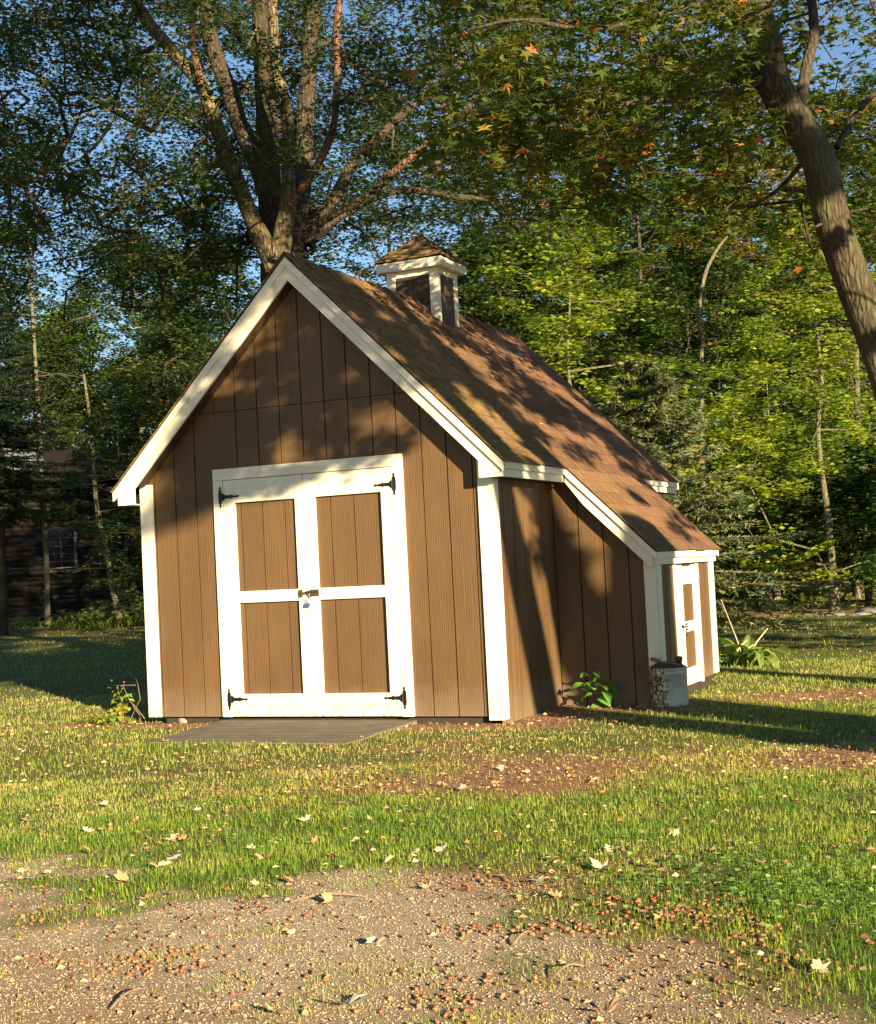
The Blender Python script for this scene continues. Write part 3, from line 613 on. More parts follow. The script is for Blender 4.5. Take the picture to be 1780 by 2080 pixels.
# --- front double door
for a, b, z0, z1 in ((DX0, .797, .0, 1.884), (2.308, DX1, .0, 1.884)): wb(MB().box(a, b, -.016, .0095, z0, z1, .002), 'door_frame')
wb(MB().box(DX0, DX1, -.016, .0095, 1.8865, DZ, .002), 'door_frame')
sb(MB().box(.80, 2.305, .026, .034, .0, 1.884), 'door_jamb', M['backing'])
def door(x0, x1, px0, px1, gr, label):
    d = wb(MB().box(px0-.001, px1+.001, -.008, .026, .902, .993, .0015), 'door', lab=label)
    yF = -.012
    for q in ((x0, px0-.0012, .004, 1.882), (px1+.0012, x1, .004, 1.882)): wb(MB().box(q[0], q[1], yF, .024, q[2], q[3], .0015), 'stile', d)
    for z0, z1, yy in ((1.700, 1.882, yF+.003), (.0935, .180, yF+.003), (.004, .0915, yF+.002)): wb(MB().box(px0-.001, px1+.001, yy, .024, z0, z1, .0015), 'rail', d)
    for z0, z1 in ((.182, .900), (.995, 1.698)):
        e = [px0]+gr+[px1]
        for a, b in zip(e[:-1], e[1:]):
            sb(MB().box(a+(.0045 if a != px0 else 0), b-(.0045 if b != px1 else 0), .018, .0255, z0, z1), 'panel_board', M['siding'], d)
    return d
dl = door(.801, 1.5325, .897, 1.455, [.944, 1.141, 1.346], 'left leaf of the double door')
dr = door(1.5365, 2.304, 1.631, 2.210, [1.757, 1.961, 2.170], 'right leaf of the double door')
def hinge(parent, px, sgn, z):            # T-hinge: plate on the frame, strap onto the door
    def P(a, b): return (px+sgn*a, z+b)
    plate = [(0, .088), (.009, .072), (.005, .060), (.012, .052), (.016, .03), (.016, -.03), (.012, -.052), (.005, -.060), (.009, -.072), (0, -.088), (-.009, -.072), (-.005, -.060), (-.012, -.052), (-.016, -.03), (-.016, .03), (-.012, .052), (-.005, .060), (-.009, .072)]
    strap = [(.016, .030), (.030, .026), (.045, .014), (.090, .012), (.098, .020), (.104, .012), (.150, .005), (.156, .011), (.175, 0), (.156, -.011), (.150, -.005), (.104, -.012), (.098, -.020), (.090, -.012), (.045, -.014), (.030, -.026), (.016, -.030)]
    mb = MB().prism([P(a, b) for a, b in plate], 1, -.0205, -.0162).prism([P(a, b) for a, b in strap], 1, -.0175, -.0125)
    mb.tube([(px+sgn*.016, -.021, z-.03), (px+sgn*.016, -.021, z+.03)], .0055, 8)
    for a, b in ((.06, 0), (.12, 0)): x_, z_ = P(a, b); mb.tube([(x_, -.0175, z_), (x_, -.020, z_)], .0045, 6)
    return sb(mb, 'hinge', M['iron'], parent)
hinge(dl, .775, 1, 1.752); hinge(dl, .779, 1, .140); hinge(dr, 2.330, -1, 1.752); hinge(dr, 2.333, -1, .142)
sb(MB().box(1.560, 1.636, -.018, -.0122, .930, .984, .001).tube([(1.535, -.026, .968), (1.640, -.026, .972)], .009, 8).box(1.470, 1.492, -.030, -.0122, .930, .985).prism([(1.446, .950), (1.468, .962), (1.55, .972), (1.55, .952), (1.468, .942)], 1, -.019, -.0122).tube([(1.545, -.03, .955), (1.575, -.034, .925)], .005, 6), 'latch', M['bronze'], dr)
pl = empty('padlock', (1.543, -.035, .868), 'small blue padlock hanging from the double door latch', 'padlock')
b = MB().box(-.0175, .0175, -.010, .010, -.0175, .0125, .003).build('lock_body', M['blue'], pl)
MB().box(-.0155, .0155, -.0112, .0112, -.0085, -.0055).build('chrome_band', M['steel'], b)
MB().tube([(-.0115+.023*(1-math.cos(t))/2, 0, .012+.020+.014*math.sin(t)) if 0 else (-.0115*math.cos(t), 0, .032+.012*math.sin(t)) for t in [0, .5, 1.0, 1.57, 2.1, 2.6, 3.14]], .0028, 8).tube([(-.0115, 0, .010), (-.0115, 0, .033)], .0028, 8).tube([(.0115, 0, .010), (.0115, 0, .033)], .0028, 8).build('shackle', M['steel'], pl)
# --- lean-to door on the side
d2 = wb(MB().box(XL-.02, XL+.007, 2.037, 2.424, .462, .549, .0015), 'door', lab='small white framed door on the lean-to side')
wb(MB().box(XL-.02, XL+.011, 1.885, 2.035, .02, 1.025, .0015), 'stile', d2); wb(MB().box(XL-.02, XL+.009, 2.426, 2.560, .02, 1.025, .0015), 'stile', d2)
wb(MB().box(XL-.02, XL+.008, 2.037, 2.424, .862, 1.012, .0015), 'rail', d2); wb(MB().box(XL-.02, XL+.008, 2.037, 2.424, .02, .159, .0015), 'rail', d2)
for z0, z1 in ((.161, .460), (.551, .860)):
    for a, b in ((2.037, 2.232), (2.240, 2.424)): sb(MB().box(XL-.022, XL-.010, a, b, z0, z1), 'panel_board', M['siding'], d2)
for a, b in ((1.845, 1.882), (2.563, 2.60)): wb(MB().box(XL-.012, XL+.006, a, b, .005, 1.03, .0015), 'door_frame')
sb(MB().box(XL-.03, XL-.023, 1.883, 2.562, .0, 1.03), 'door_jamb', M['backing'])
sb(MB().box(XL+.0075, XL+.013, 1.935, 1.99, .50, .53).tube([(XL+.018, 1.925, .512), (XL+.018, 2.10, .508)], .006, 6).tube([(XL+.012, 2.06, .49), (XL+.018, 2.06, .455), (XL+.016, 2.075, .43)], .004, 6).box(XL+.0075, XL+.013, 2.06, 2.13, .478, .492).box(XL+.0075, XL+.013, 2.06, 2.13, .522, .535), 'latch', M['iron'], d2)
for z in (.13, .93): sb(MB().box(XL+.0095, XL+.013, 2.545, 2.60, z-.035, z+.035).tube([(XL+.014, 2.562, z-.035), (XL+.014, 2.562, z+.035)], .005, 6), 'hinge', M['steel'], d2)
# --- cupola
CX0, CX1, CY0, CY1, CZ = 1.262, 1.786, 2.19, 2.63, 3.862
cu = sb(MB().prism([(CX0+.02, ztop(CX0+.02)-.03), (mid, ZA-.0), (CX1-.02, ztop(CX1-.02)-.03), (CX1-.02, CZ), (CX0+.02, CZ)], 1, CY0+.02, CY1-.02), 'cupola', M['backing'])
def zr(x): return ztop(x)+.012
PW = .085
for x0, x1 in ((CX0, CX0+PW), (CX1-PW, CX1)):
    for yy in ((CY0, CY0+.018), (CY1-.018, CY1)): wb(MB().prism([(x0, zr(x0)-.03), (x1, zr(x1)-.03), (x1, CZ), (x0, CZ)], 1, *yy), 'post', cu)
for xx in ((CX1-.018, CX1+.0), (CX0+.0, CX0+.018)):
    for y0, y1 in ((CY0+.0185, CY0+.05), (CY1-.075, CY1-.0185)): wb(MB().box(xx[0]+.001, xx[1]+.001, y0, y1, zr(CX1)-.03, CZ), 'post', cu)
for yy in ((CY0+.002, CY0+.018), (CY1-.018, CY1-.002)): wb(MB().box(CX0+PW+.001, CX1-PW-.001, yy[0], yy[1], CZ-.055, CZ), 'rail', cu)
wb(MB().box(CX1-.017, CX1-.001, CY0+.051, CY1-.076, CZ-.055, CZ), 'rail', cu)
for yy in ((CY0+.010, CY0+.0195), (CY1-.0195, CY1-.010)):
    for a, b in ((CX0+PW+.001, 1.524), (1.532, CX1-PW-.001)):
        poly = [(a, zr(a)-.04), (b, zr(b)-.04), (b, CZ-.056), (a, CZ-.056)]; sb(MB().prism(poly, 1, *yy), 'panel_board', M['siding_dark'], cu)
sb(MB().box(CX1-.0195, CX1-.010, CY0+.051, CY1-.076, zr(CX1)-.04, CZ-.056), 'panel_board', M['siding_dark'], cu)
FX0, FX1, FY0, FY1 = CX0-.07, CX1+.068, CY0-.07, CY1+.12
FY1 = CY1+.07
for q in ((FX0, FX1, FY0, FY0+.018), (FX0, FX1, FY1-.018, FY1), (FX1-.018, FX1-.0, FY0+.0185, FY1-.0185), (FX0, FX0+.018, FY0+.0185, FY1-.0185)): wb(MB().box(q[0], q[1], q[2], q[3], CZ+.0, CZ+.082, .0015), 'fascia_board', cu)
sb(MB().box(FX0+.019, FX1-.019, FY0+.019, FY1-.019, CZ+.004, CZ+.012), 'soffit', M['white'], cu)
ax, ay, az = (FX0+FX1)/2, (FY0+FY1)/2, 4.235
hx, hy = (FX1-FX0)/2+.012, (FY1-FY0)/2+.012; z0 = CZ+.078; nC = 6
for c_ in range(nC):                      # hipped cap in ragged courses, each side a strip
    t0, t1 = c_/nC, min(1, (c_+1.35)/nC)
    for s_ in range(4):
        r = random.Random(c_*7+s_); cn = [(-1, -1), (1, -1), (1, 1), (-1, 1)]; A, B = cn[s_], cn[(s_+1) % 4]; lift = .016+r.uniform(0, .014); n_ = 5; v_ = []
        for j in range(n_+1):
            q = j/n_; ex, ey = A[0]+(B[0]-A[0])*q, A[1]+(B[1]-A[1])*q
            v_.append((ax+ex*hx*(1-t0)*1.02, ay+ey*hy*(1-t0)*1.02, z0+(az-z0)*t0+lift+r.uniform(-.011, .011)))
        for j in range(n_+1):
            q = j/n_; ex, ey = A[0]+(B[0]-A[0])*q, A[1]+(B[1]-A[1])*q
            v_.append((ax+ex*hx*(1-t1), ay+ey*hy*(1-t1), z0+(az-z0)*t1+.002))
        lo = [(p[0], p[1], p[2]-.012) for p in v_[:n_+1]]; nb = len(v_)
        f_ = [(j, j+1, n_+2+j, n_+1+j) for j in range(n_)]+[(nb+j, nb+j+1, j+1, j) for j in range(n_)]
        sb(MB().add(v_+lo, f_), 'shingle', M['moss_shingle'], cu)

rgl = np.random.default_rng(77); n = 1500; ly = rgl.uniform(YF, YB, n); lx = mid+rgl.random(n)**1.3*(XE-mid); kp = rgl.random(n) < np.clip(1.2-ly/3.2, .12, 1); lx, ly = lx[kp], ly[kp]; n = len(lx)
Pn = np.stack([lx, ly, ztop(lx)+.016], 1); sc_l = .008+.022*rgl.random(n)
me = scatter('roof_litter', [(-.9, 0, 0), (0, -.18, .12), (.9, 0, .05), (0, .2, .1)], np.array([(0, 1, 2), (0, 2, 3)]), Pn, rgl.random(n)*6.28, sc_l, M['litter'], {'rnd': rgl.random(n)*.8}, tilt=rgl.normal(0, .6, n))
me.transform(Matrix.Translation(-off)); o = link('roof_litter', me, rs[0]); o['kind'] = 'stuff'
# --- ramp in front of the double door
rp = empty('ramp', (1.57, -.55, GZ), 'low weathered wooden ramp in front of the double door', 'ramp'); o_ = rp.location
n_ = 8; yb_ = -.02
for i in range(n_):
    r = random.Random(i); y1_ = yb_-i*.136; y0_ = y1_-.131; za, zb = -.022-.030*(i/n_), -.022-.030*((i+1)/n_)
    x0, x1 = .70+.014*i+r.uniform(-.012, .012), 2.42+r.uniform(-.012, .012)
    v_ = [(x0, y0_, zb-.03), (x1, y0_, zb-.03), (x1, y1_, za-.03), (x0, y1_, za-.03), (x0, y0_, zb), (x1, y0_, zb+.001), (x1, y1_, za), (x0, y1_, za-.001)]
    o = MB().add(v_, [(3, 2, 1, 0), (4, 5, 6, 7), (0, 1, 5, 4), (1, 2, 6, 5), (2, 3, 7, 6), (3, 0, 4, 7)]).build('plank', M['ramp'], rp); o.data.transform(Matrix.Translation(-o_))

# --- metal can
p = ground(1361, 1432); cn = empty('metal_can', (p[0], p[1], gz(p[0], p[1])), 'dented galvanised metal can with flaking side standing by the lean-to corner', 'can', rz=-.35)
MB().lathe([(0, 0), (.146, 0), (.150, .006), (.148, .012), (.147, .250), (.150, .254), (.150, .262), (.148, .266), (.148, .285), (.152, .290), (.151, .298), (.146, .300)], n=36).build('can_body', M['can'], cn, True)
MB().lathe([(.146, .299), (.120, .318), (.080, .335), (.030, .345), (0, .346)], n=36).build('can_top', M['rust'], cn, True)
MB().lathe([(.026, .325), (.026, .352), (.030, .353), (.030, .378), (.024, .384), (0, .385)], c=(.095, .02, 0), n=18).build('spout_cap', M['rust'], cn, True)
hb = MB().tube([(-.148, -.01, .285), (-.135, -.05, .36), (-.09, -.09, .372), (-.02, -.11, .360), (.05, -.10, .345), (.11, -.06, .335), (.142, -.02, .315)], .0035, 6).build('bail_handle', M['steel'], cn, True)
MB().tube([(-.075, -.097, .370), (-.005, -.112, .356)], [.016, .018], 10).build('wooden_grip', M['twig'], hb, True)
MB().tube([(-.155, -.01, .363), (-.130, -.05, .366)], .014, 8).build('knob', M['iron'], hb, True)

# --- stones
def rock(name, p, r, mat, seed, lab, cat='stone', flat=.7):
    q = np.random.default_rng(seed); import bmesh
    bm = bmesh.new(); bmesh.ops.create_icosphere(bm, subdivisions=3, radius=1); ph = q.random(6)*6
    for v_ in bm.verts:
        c_ = v_.co; d_ = 1+.12*math.sin(2.1*c_.x+ph[0])+.10*math.sin(3.3*c_.y+ph[1])+.08*math.sin(4.1*c_.z+ph[2]+c_.x*2); v_.co = Vector((c_.x*d_*r[0], c_.y*d_*r[1], c_.z*d_*r[2]))
    me = bpy.data.meshes.new(name); bm.to_mesh(me); bm.free(); me.materials.append(mat); me.polygons.foreach_set('use_smooth', [True]*len(me.polygons))
    o = link(name, me); o.location = p; return tag(o, lab, cat)
p = ground(383, 1468); rock('stone', (p[0], p[1], GZ+.015), (.085, .07, .055), M['stone'], 1, 'rounded tan stone beside the ramp under the left wall')
p = ground(350, 1462); rock('stone', (p[0], p[1], GZ+.005), (.06, .05, .03), M['rock'], 2, 'small flat grey stone half hidden behind the tan stone')
for i, (px, d, s) in enumerate(((1690, 24.5, .35), (1745, 24.2, .3), (1770, 25, .5), (1640, 25.2, .25))):
    p = gp(px, d); rock('rock', (p[0], p[1], GZ-.02), (s*.7, s*.5, s*.22), M['rock'], 5+i, ['low grey rock at the edge of the right flower bed', 'smaller grey rock next to the bed edge at far right', 'long grey rock by the picture right edge', 'little rock in the leaf litter of the bed'][i], 'rock')

# ================================================================== TREES
def tubes_mesh(name, segs, mat, sides=6):   # segs: list of (p0, p1, r0, r1), joined into one wood mesh
    P0 = np.array([s[0] for s in segs]); P1 = np.array([s[1] for s in segs]); r0 = np.array([s[2] for s in segs]); r1 = np.array([s[3] for s in segs])
    d = P1-P0; d /= np.linalg.norm(d, axis=1)[:, None]+1e-9; ref = np.where(np.abs(d[:, 2:3]) < .9, np.array([[0, 0, 1.]]), np.array([[1., 0, 0]]))
    a = np.cross(d, ref); a /= np.linalg.norm(a, axis=1)[:, None]+1e-9; b = np.cross(d, a); t = np.arange(sides)*2*np.pi/sides
    ring = a[:, None]*np.cos(t)[None, :, None]+b[:, None]*np.sin(t)[None, :, None]
    V = np.concatenate([P0[:, None]-d[:, None]*.15*r0[:, None, None]+ring*r0[:, None, None], P1[:, None]+d[:, None]*.15*r1[:, None, None]+ring*r1[:, None, None]], 1).reshape(-1, 3)
    k_ = np.arange(sides); f = np.stack([k_, (k_+1) % sides, sides+(k_+1) % sides, sides+k_], 1); F = (f[None]+(np.arange(len(segs))*2*sides)[:, None, None]).reshape(-1, 4)
    return np_mesh(name, V, F, mat, None, True)
def smooth_path(pts, rad, n=5):            # Catmull-Rom through the points
    pts = np.array(pts, float); rad = np.array(rad, float); P = np.vstack([2*pts[0]-pts[1], pts, 2*pts[-1]-pts[-2]]); out = []; ro = []
    for i in range(1, len(P)-2):
        for t in np.linspace(0, 1, n, endpoint=False):
            p0, p1, p2, p3 = P[i-1], P[i], P[i+1], P[i+2]
            out.append(.5*((2*p1)+(-p0+p2)*t+(2*p0-5*p1+4*p2-p3)*t*t+(-p0+3*p1-3*p2+p3)*t**3)); ro.append(rad[i-1]*(1-t)+rad[min(i, len(rad)-1)]*t)
    out.append(P[-2]); ro.append(rad[-1]); return np.array(out), np.array(ro)
def trunk_mesh(paths, mat, name='trunk', sides=14, seed=0, rough=.06):
    Vs = []; Fs = []; o = 0; rg = np.random.default_rng(seed)
    for pts, rad in paths:
        p, r = smooth_path(pts, rad, 7); t = np.arange(sides)*2*np.pi/sides; ph = rg.random(3)*6
        for i in range(len(p)):
            d = p[min(i+1, len(p)-1)]-p[max(i-1, 0)]; d /= np.linalg.norm(d); ref = np.array([1, .2, 0.]) if abs(d[2]) > .7 else np.array([0, 0, 1.]); a = np.cross(d, ref); a /= np.linalg.norm(a); b = np.cross(d, a)
            q = r[i]*(1+rough*np.sin(3*t+ph[0]+i*.23)+rough*.6*np.sin(5*t+ph[1]-i*.31)+rg.normal(0, rough*.35, sides))
            Vs.append(p[i]+a*(np.cos(t)*q)[:, None]+b*(np.sin(t)*q)[:, None])
        k_ = np.arange(sides); f = np.stack([k_, (k_+1) % sides, sides+(k_+1) % sides, sides+k_], 1)
        Fs.append((f[None]+(o+np.arange(len(p)-1)*sides)[:, None, None]).reshape(-1, 4)); o += len(p)*sides
    return np_mesh(name, np.vstack(Vs), np.vstack(Fs), mat, None, True)
def connect(nodes, parents, targets, seed=0, sag=.06, step=.45, first=0):
    """join every leaf cluster to the nearest wood: returns nodes, parents"""
    rg = np.random.default_rng(seed); nodes = [np.array(n_) for n_ in nodes]; parents = list(parents); arr = np.array(nodes)
    d = np.array([np.min(np.linalg.norm(arr-t, axis=1)) for t in targets]); order = np.argsort(d); cap = len(nodes)+len(targets)*8
    A = np.zeros((cap, 3)); A[:len(nodes)] = arr; n_ = len(nodes); tips = []
    for ti in order:
        t = targets[ti]; dd = np.linalg.norm(A[:n_]-t, axis=1)+.25*np.maximum(0, A[:n_, 2]-t[2]); j = int(np.argmin(dd)); L = np.linalg.norm(A[j]-t); k_ = max(1, min(7, int(L/step))); p0 = A[j].copy(); prev = j
        for i in range(1, k_+1):
            q = i/k_; p = p0+(t-p0)*q+np.array([0, 0, sag*L*4*q*(1-q)])+(rg.normal(0, .05*L, 3) if i < k_ else 0)
            A[n_] = p; parents.append(prev); prev = n_; n_ += 1
        tips.append(prev)
    return A[:n_], parents, tips
def wood_segs(A, parents, tips, keep_from, rtip=.006, power=.48, rmax=.12):
    cnt = np.zeros(len(A)); 
    for t in tips: cnt[t] += 1
    for i in range(len(A)-1, 0, -1):
        if parents[i] >= 0: cnt[parents[i]] += cnt[i]
    r = np.minimum(rtip*np.maximum(cnt, 1)**power, rmax); segs = []
    for i in range(keep_from, len(A)):
        j = parents[i]
        if j >= 0: segs.append((A[j], A[i], min(r[j], r[i]*1.25), r[i]))
    return segs
RH = (np.array([(-.5, 0, 0), (0, -.28, .05), (.5, 0, -.04), (0, .28, .05)]), np.array([(0, 1, 2), (0, 2, 3)]))
_mv, _mf = maple_leaf(9, .15)
_sel = [0, 2, 4, 6, 8, 10, 12, 14]
MP = (np.array([(0, 0, 0), (-.55, -.15, .0), (-.25, .12, .05), (-.62, .45, -.05), (-.15, .42, .05), (0, 1., -.1), (.15, .42, .05), (.62, .45, -.05), (.25, .12, .05), (.55, -.15, 0)])*.62, np.array([(0, i+1, i) for i in range(1, 9)]))
NDL = (np.array([(0, -.07, 0), (1, 0, .02), (0, .07, 0)]), np.array([(0, 1, 2)]))
def leaves(name, C, nper, rad, size, mat, tmpl=RH, flat=.45, tilt=.5, seed=0, droop=0.0, dens=None):
    """nper leaves round every centre C (n,3); rad a number or one per centre"""
    rg = np.random.default_rng(seed); C = np.asarray(C); nc = len(C); rad = np.full(nc, rad) if np.isscalar(rad) else np.asarray(rad)
    k_ = rg.poisson(nper, nc) if np.isscalar(nper) else np.asarray(nper); idx = np.repeat(np.arange(nc), k_); n_ = len(idx)
    d = rg.normal(0, 1, (n_, 3)); d /= np.linalg.norm(d, axis=1)[:, None]; d *= (rg.random(n_)**.45)[:, None]; slope = rg.normal(0, .35, (nc, 2))
    off_ = d*rad[idx][:, None]; off_[:, 2] = off_[:, 2]*flat+(off_[:, :2]*slope[idx]).sum(1)-droop*np.hypot(off_[:, 0], off_[:, 1])
    P = C[idx]+off_; rot = rg.random(n_)*6.283; tl = rg.normal(0, tilt, n_); s = size*(.65+.7*rg.random(n_))
    cl = rg.random(nc); return scatter(name, tmpl[0], tmpl[1], P, rot, s, mat, {'rnd': np.clip(.65*rg.random(n_)+.35*cl[idx]+(rg.random(n_) < .03)*.5, 0, 1), 'clump': cl[idx]}, tilt=tl)

# ---- generic deciduous trees: trunk, limbs grown to the leaf clusters
def make_tree(seed, H, base, R_, ncl, nper, leaf, lmat, bmat, r0=.16, crad=.55, lean=(0, 0), cone=0.0, tmpl=RH, flat=.4):
    rg = np.random.default_rng(seed); tr = []; n_ = 9
    for i in range(n_):
        t = i/(n_-1); tr.append((lean[0]*t+rg.normal(0, .12)*t, lean[1]*t+rg.normal(0, .12)*t, H*.88*t))
    rad = [r0*(1-.86*(i/(n_-1))**.8) for i in range(n_)]; rad[0] *= 1.25
    p, r = smooth_path(tr, rad, 4); C = []
    while len(C) < ncl:
        z = base+(H-base)*rg.random()**.85; t = (z-base)/(H-base); rr = R_*(math.sin(math.pi*min(1, .12+.88*t)**.75)*(1-cone)+cone*(1-t)+.12); a = rg.random()*6.283; q = rr*rg.random()**.4*(1+.22*math.sin(3*a+seed)+.15*math.sin(5*a+z))
        C.append((lean[0]*z/H+q*math.cos(a), lean[1]*z/H+q*math.sin(a), z+rg.normal(0, .15)))
    C = np.array(C); nodes = list(p); par = [-1]+list(range(len(p)-1)); A, par, tips = connect(nodes, par, C, seed, .05, .7)
    segs = wood_segs(A, par, tips, len(p), .007, .5, r0*.45)
    tm = trunk_mesh([(tr, rad)], bmat, 'trunk', 10, seed); bm_ = tubes_mesh('branches', segs, bmat, 5)
    lm_ = leaves('crown', C, nper, crad*(.7+.6*rg.random(ncl)), leaf, lmat, tmpl, flat, .55, seed+1)
    return tm, bm_, lm_
def put_tree(kind, p, label, rz=0, s=1.0, group=None, cat='tree', name=None, sz=None):
    me, nm = kind; t = empty(name or nm, tuple(p), label, cat, group, rz); t.scale = (s, s, sz or s)
    for n_, x_ in zip(('trunk', 'branches', 'crown'), me):
        if x_:
            o = link(n_, x_, t)
            if n_ != 'trunk': o['kind'] = 'stuff'
    return t
K = {}
K['green'] = (make_tree(1, 13, 1.0, 3.4, 230, 130, .14, M['leaf_green'], M['bark_dark'], flat=.28), 'broadleaf_tree')
K['green2'] = (make_tree(2, 11, 2.0, 3.0, 170, 120, .13, M['leaf_green'], M['bark_pale'], .13, flat=.25), 'broadleaf_tree')
K['lime'] = (make_tree(3, 9, 1.0, 2.8, 105, 150, .13, M['leaf_lime'], M['bark_pale'], .10, .62, flat=.22), 'maple_tree')
K['autumn'] = (make_tree(4, 12, 2.5, 2.8, 190, 70, .14, M['leaf_autumn'], M['bark_dark'], .14, .55), 'broadleaf_tree')
K['tall'] = (make_tree(5, 20, 5.0, 4.2, 330, 80, .18, M['leaf_oak'], M['bark'], .24, .75), 'oak_tree')
K['shade'] = (make_tree(6, 13, 6.1, 4.7, 55, 260, .24, M['leaf_maple'], M['bark'], .30, .62), 'oak_tree')
K['shade_lean'] = (make_tree(16, 13, 5.6, 4.5, 88, 250, .24, M['leaf_maple'], M['bark'], .30, .58, (-2.4, -2.9)), 'oak_tree')
K['sapling'] = (make_tree(7, 3.2, .3, 1.1, 90, 60, .10, M['leaf_lime'], M['bark_pale'], .035, .28), 'young_tree')
K['bush'] = (make_tree(8, 2.3, .1, 1.3, 110, 70, .09, M['leaf_green'], M['bark_dark'], .03, .32), 'shrub')
def make_conifer(seed, H, R_, nw, mat, bmat, r0, base=.15, dense=1.0):
    rg = np.random.default_rng(seed); tr = [(rg.normal(0, .03), rg.normal(0, .03), H*t) for t in np.linspace(0, 1, 7)]; rad = [r0*(1-.93*t) for t in np.linspace(0, 1, 7)]; segs = []; TP = []; TD = []
    for w_i in range(nw):
        t = (w_i+rg.random()*.6)/nw; z = base*H+(1-base)*H*t; L = R_*(1-t)**.85*rg.uniform(.8, 1.1)+.12; nb = 6 if t < .8 else 4
        for b_i in range(nb):
            a = 6.283*b_i/nb+rg.random()*.9; Lb = L*rg.uniform(.75, 1.1); dr = .32*(1-t)+.02; prev = np.array([0, 0, z]); m_ = 6; dirn = np.array([math.cos(a), math.sin(a), 0])
            for j in range(1, m_+1):
                q = j/m_; p = np.array([0, 0, z])+dirn*Lb*q+np.array([0, 0, Lb*(.12*q-dr*q*q*1.3+.22*q**3)]); segs.append((prev, p, .012*L*(1.2-q)+.003, .012*L*(1.1-q)+.002))
                n2 = int(6*dense); side = np.array([-dirn[1], dirn[0], 0])
                for s_ in range(n2):
                    sgn = 1 if s_ % 2 else -1; q2 = (s_+.5)/n2; b0 = prev+(p-prev)*q2; tl = (.30*Lb*(1.05-q)+.10)*rg.uniform(.6, 1.1); dv = dirn*.65+side*sgn*rg.uniform(.5, 1.0)+np.array([0, 0, rg.uniform(-.35, .1)]); dv /= np.linalg.norm(dv)
                    for e_ in np.arange(0.0, tl, .05): TP.append(b0+dv*e_+np.array([0, 0, -.25*e_*e_])); TD.append(dv)
                prev = p
    TP = np.array(TP); TD = np.array(TD); n_ = len(TP); K_ = 4; P = np.repeat(TP, K_, 0); D = np.repeat(TD, K_, 0)+rg.normal(0, .42, (n_*K_, 3)); D /= np.linalg.norm(D, axis=1)[:, None]
    s = .07+.04*rg.random(n_*K_); sd_ = np.cross(D, rg.normal(0, 1, D.shape)); sd_ /= np.linalg.norm(sd_, axis=1)[:, None]
    V = np.stack([P-sd_*.014, P+D*s[:, None], P+sd_*.014], 1).reshape(-1, 3); F = np.arange(len(V)).reshape(-1, 3); c_ = np.repeat(rg.random(n_//8+1), 8)[:n_]; c_ = np.repeat(c_, K_)
    nm = np_mesh('needles', V, F, mat, {'rnd': np.repeat(np.clip(.6*rg.random(n_*K_)+.4*c_, 0, 1), 3), 'clump': np.repeat(c_, 3)})
    return trunk_mesh([(tr, rad)], bmat, 'trunk', 9, seed), tubes_mesh('branches', segs, bmat, 4), nm
K['dark'] = (make_tree(21, 10, .8, 3.4, 230, 120, .14, M['leaf_oak'], M['bark_dark'], .14, .6, flat=.3), 'broadleaf_tree')
K['spruce'] = (make_conifer(11, 4.6, 2.5, 19, M['needle'], M['bark'], .10, .10), 'spruce_tree')
K['hemlock'] = (make_conifer(12, 9.5, 3.0, 20, M['needle_dark'], M['bark_dark'], .16, .32, .9), 'hemlock_tree')
for k_, v_ in K.items(): print(k_, [len(x_.polygons) for x_ in v_[0]])

# ---- the big multi-stemmed tree behind the shed
BW = 17.6
def pth(pts, d=BW, dd=0.0, px=None): return [at(x_, y_, d+(dd*i/(len(pts)-1))) for i, (x_, y_) in enumerate(pts)]
def prad(ws, d=BW): return [w_*.88/2*d/FPX for w_ in ws]
b0 = at(566, 560, BW); base = np.array([b0[0]+.05, b0[1], GZ-.1])
big = empty('oak_tree', tuple(base), 'massive many-stemmed oak rising behind the shed ridge with bare lower limbs', 'tree'); bo = Vector(base)
def bl(me, name, parent=big, off_=None, lab=None):
    me.transform(Matrix.Translation(-(off_ if off_ is not None else bo))); o = link(name, me, parent)
    if name in ('branches', 'crown'): o['kind'] = 'stuff'
    if lab: o['label'] = lab
    return o
paths = [([base, base+(b0-base)*.5+[.05, 0, 0], at(566, 600, BW), at(560, 520, BW), at(552, 440, BW+.1), at(546, 330, BW+.2), at(540, 200, BW+.3), at(532, 90, BW+.3), at(530, -60, BW+.3)], prad([104, 88, 80, 74, 56, 54, 50, 44, 38])),
         (pth([(560, 545), (535, 490), (510, 440), (486, 380), (460, 310), (440, 255), (425, 210), (405, 165), (370, 125), (332, 82), (290, 30), (250, -40)], BW-.25, -.8), prad([50, 44, 38, 36, 36, 34, 34, 32, 30, 28, 26, 24])),
         (pth([(566, 530), (578, 460), (586, 400), (585, 320), (584, 250), (574, 190), (560, 120), (552, -40)], BW-.35, -.2), prad([50, 42, 34, 30, 29, 26, 24, 22])),
         (pth([(550, 420), (525, 340), (490, 260), (470, 200), (445, 130), (425, 60), (412, -50)], BW+.2, 1.2), prad([46, 44, 42, 42, 40, 38, 34])),
         (pth([(578, 530), (605, 440), (616, 340), (622, 220), (630, 100), (642, -50)], BW+.5, 1.0), prad([50, 46, 46, 42, 40, 36])),
         (pth([(590, 530), (650, 470), (700, 430), (760, 400), (830, 385), (930, 400), (1010, 405)], BW+.2, .8), prad([30, 30, 26, 22, 18, 16, 12])),
         (pth([(575, 540), (625, 470), (680, 400), (720, 330), (765, 285), (820, 230), (900, 170)], BW+.6, .6), prad([34, 32, 30, 28, 26, 20, 14])),
         (pth([(580, 560), (620, 480), (670, 440), (740, 400), (800, 350), (850, 305), (900, 265), (980, 200), (1060, 170)], BW-.1, -1.4), prad([20, 19, 18, 18, 17, 16, 14, 12, 8]))]
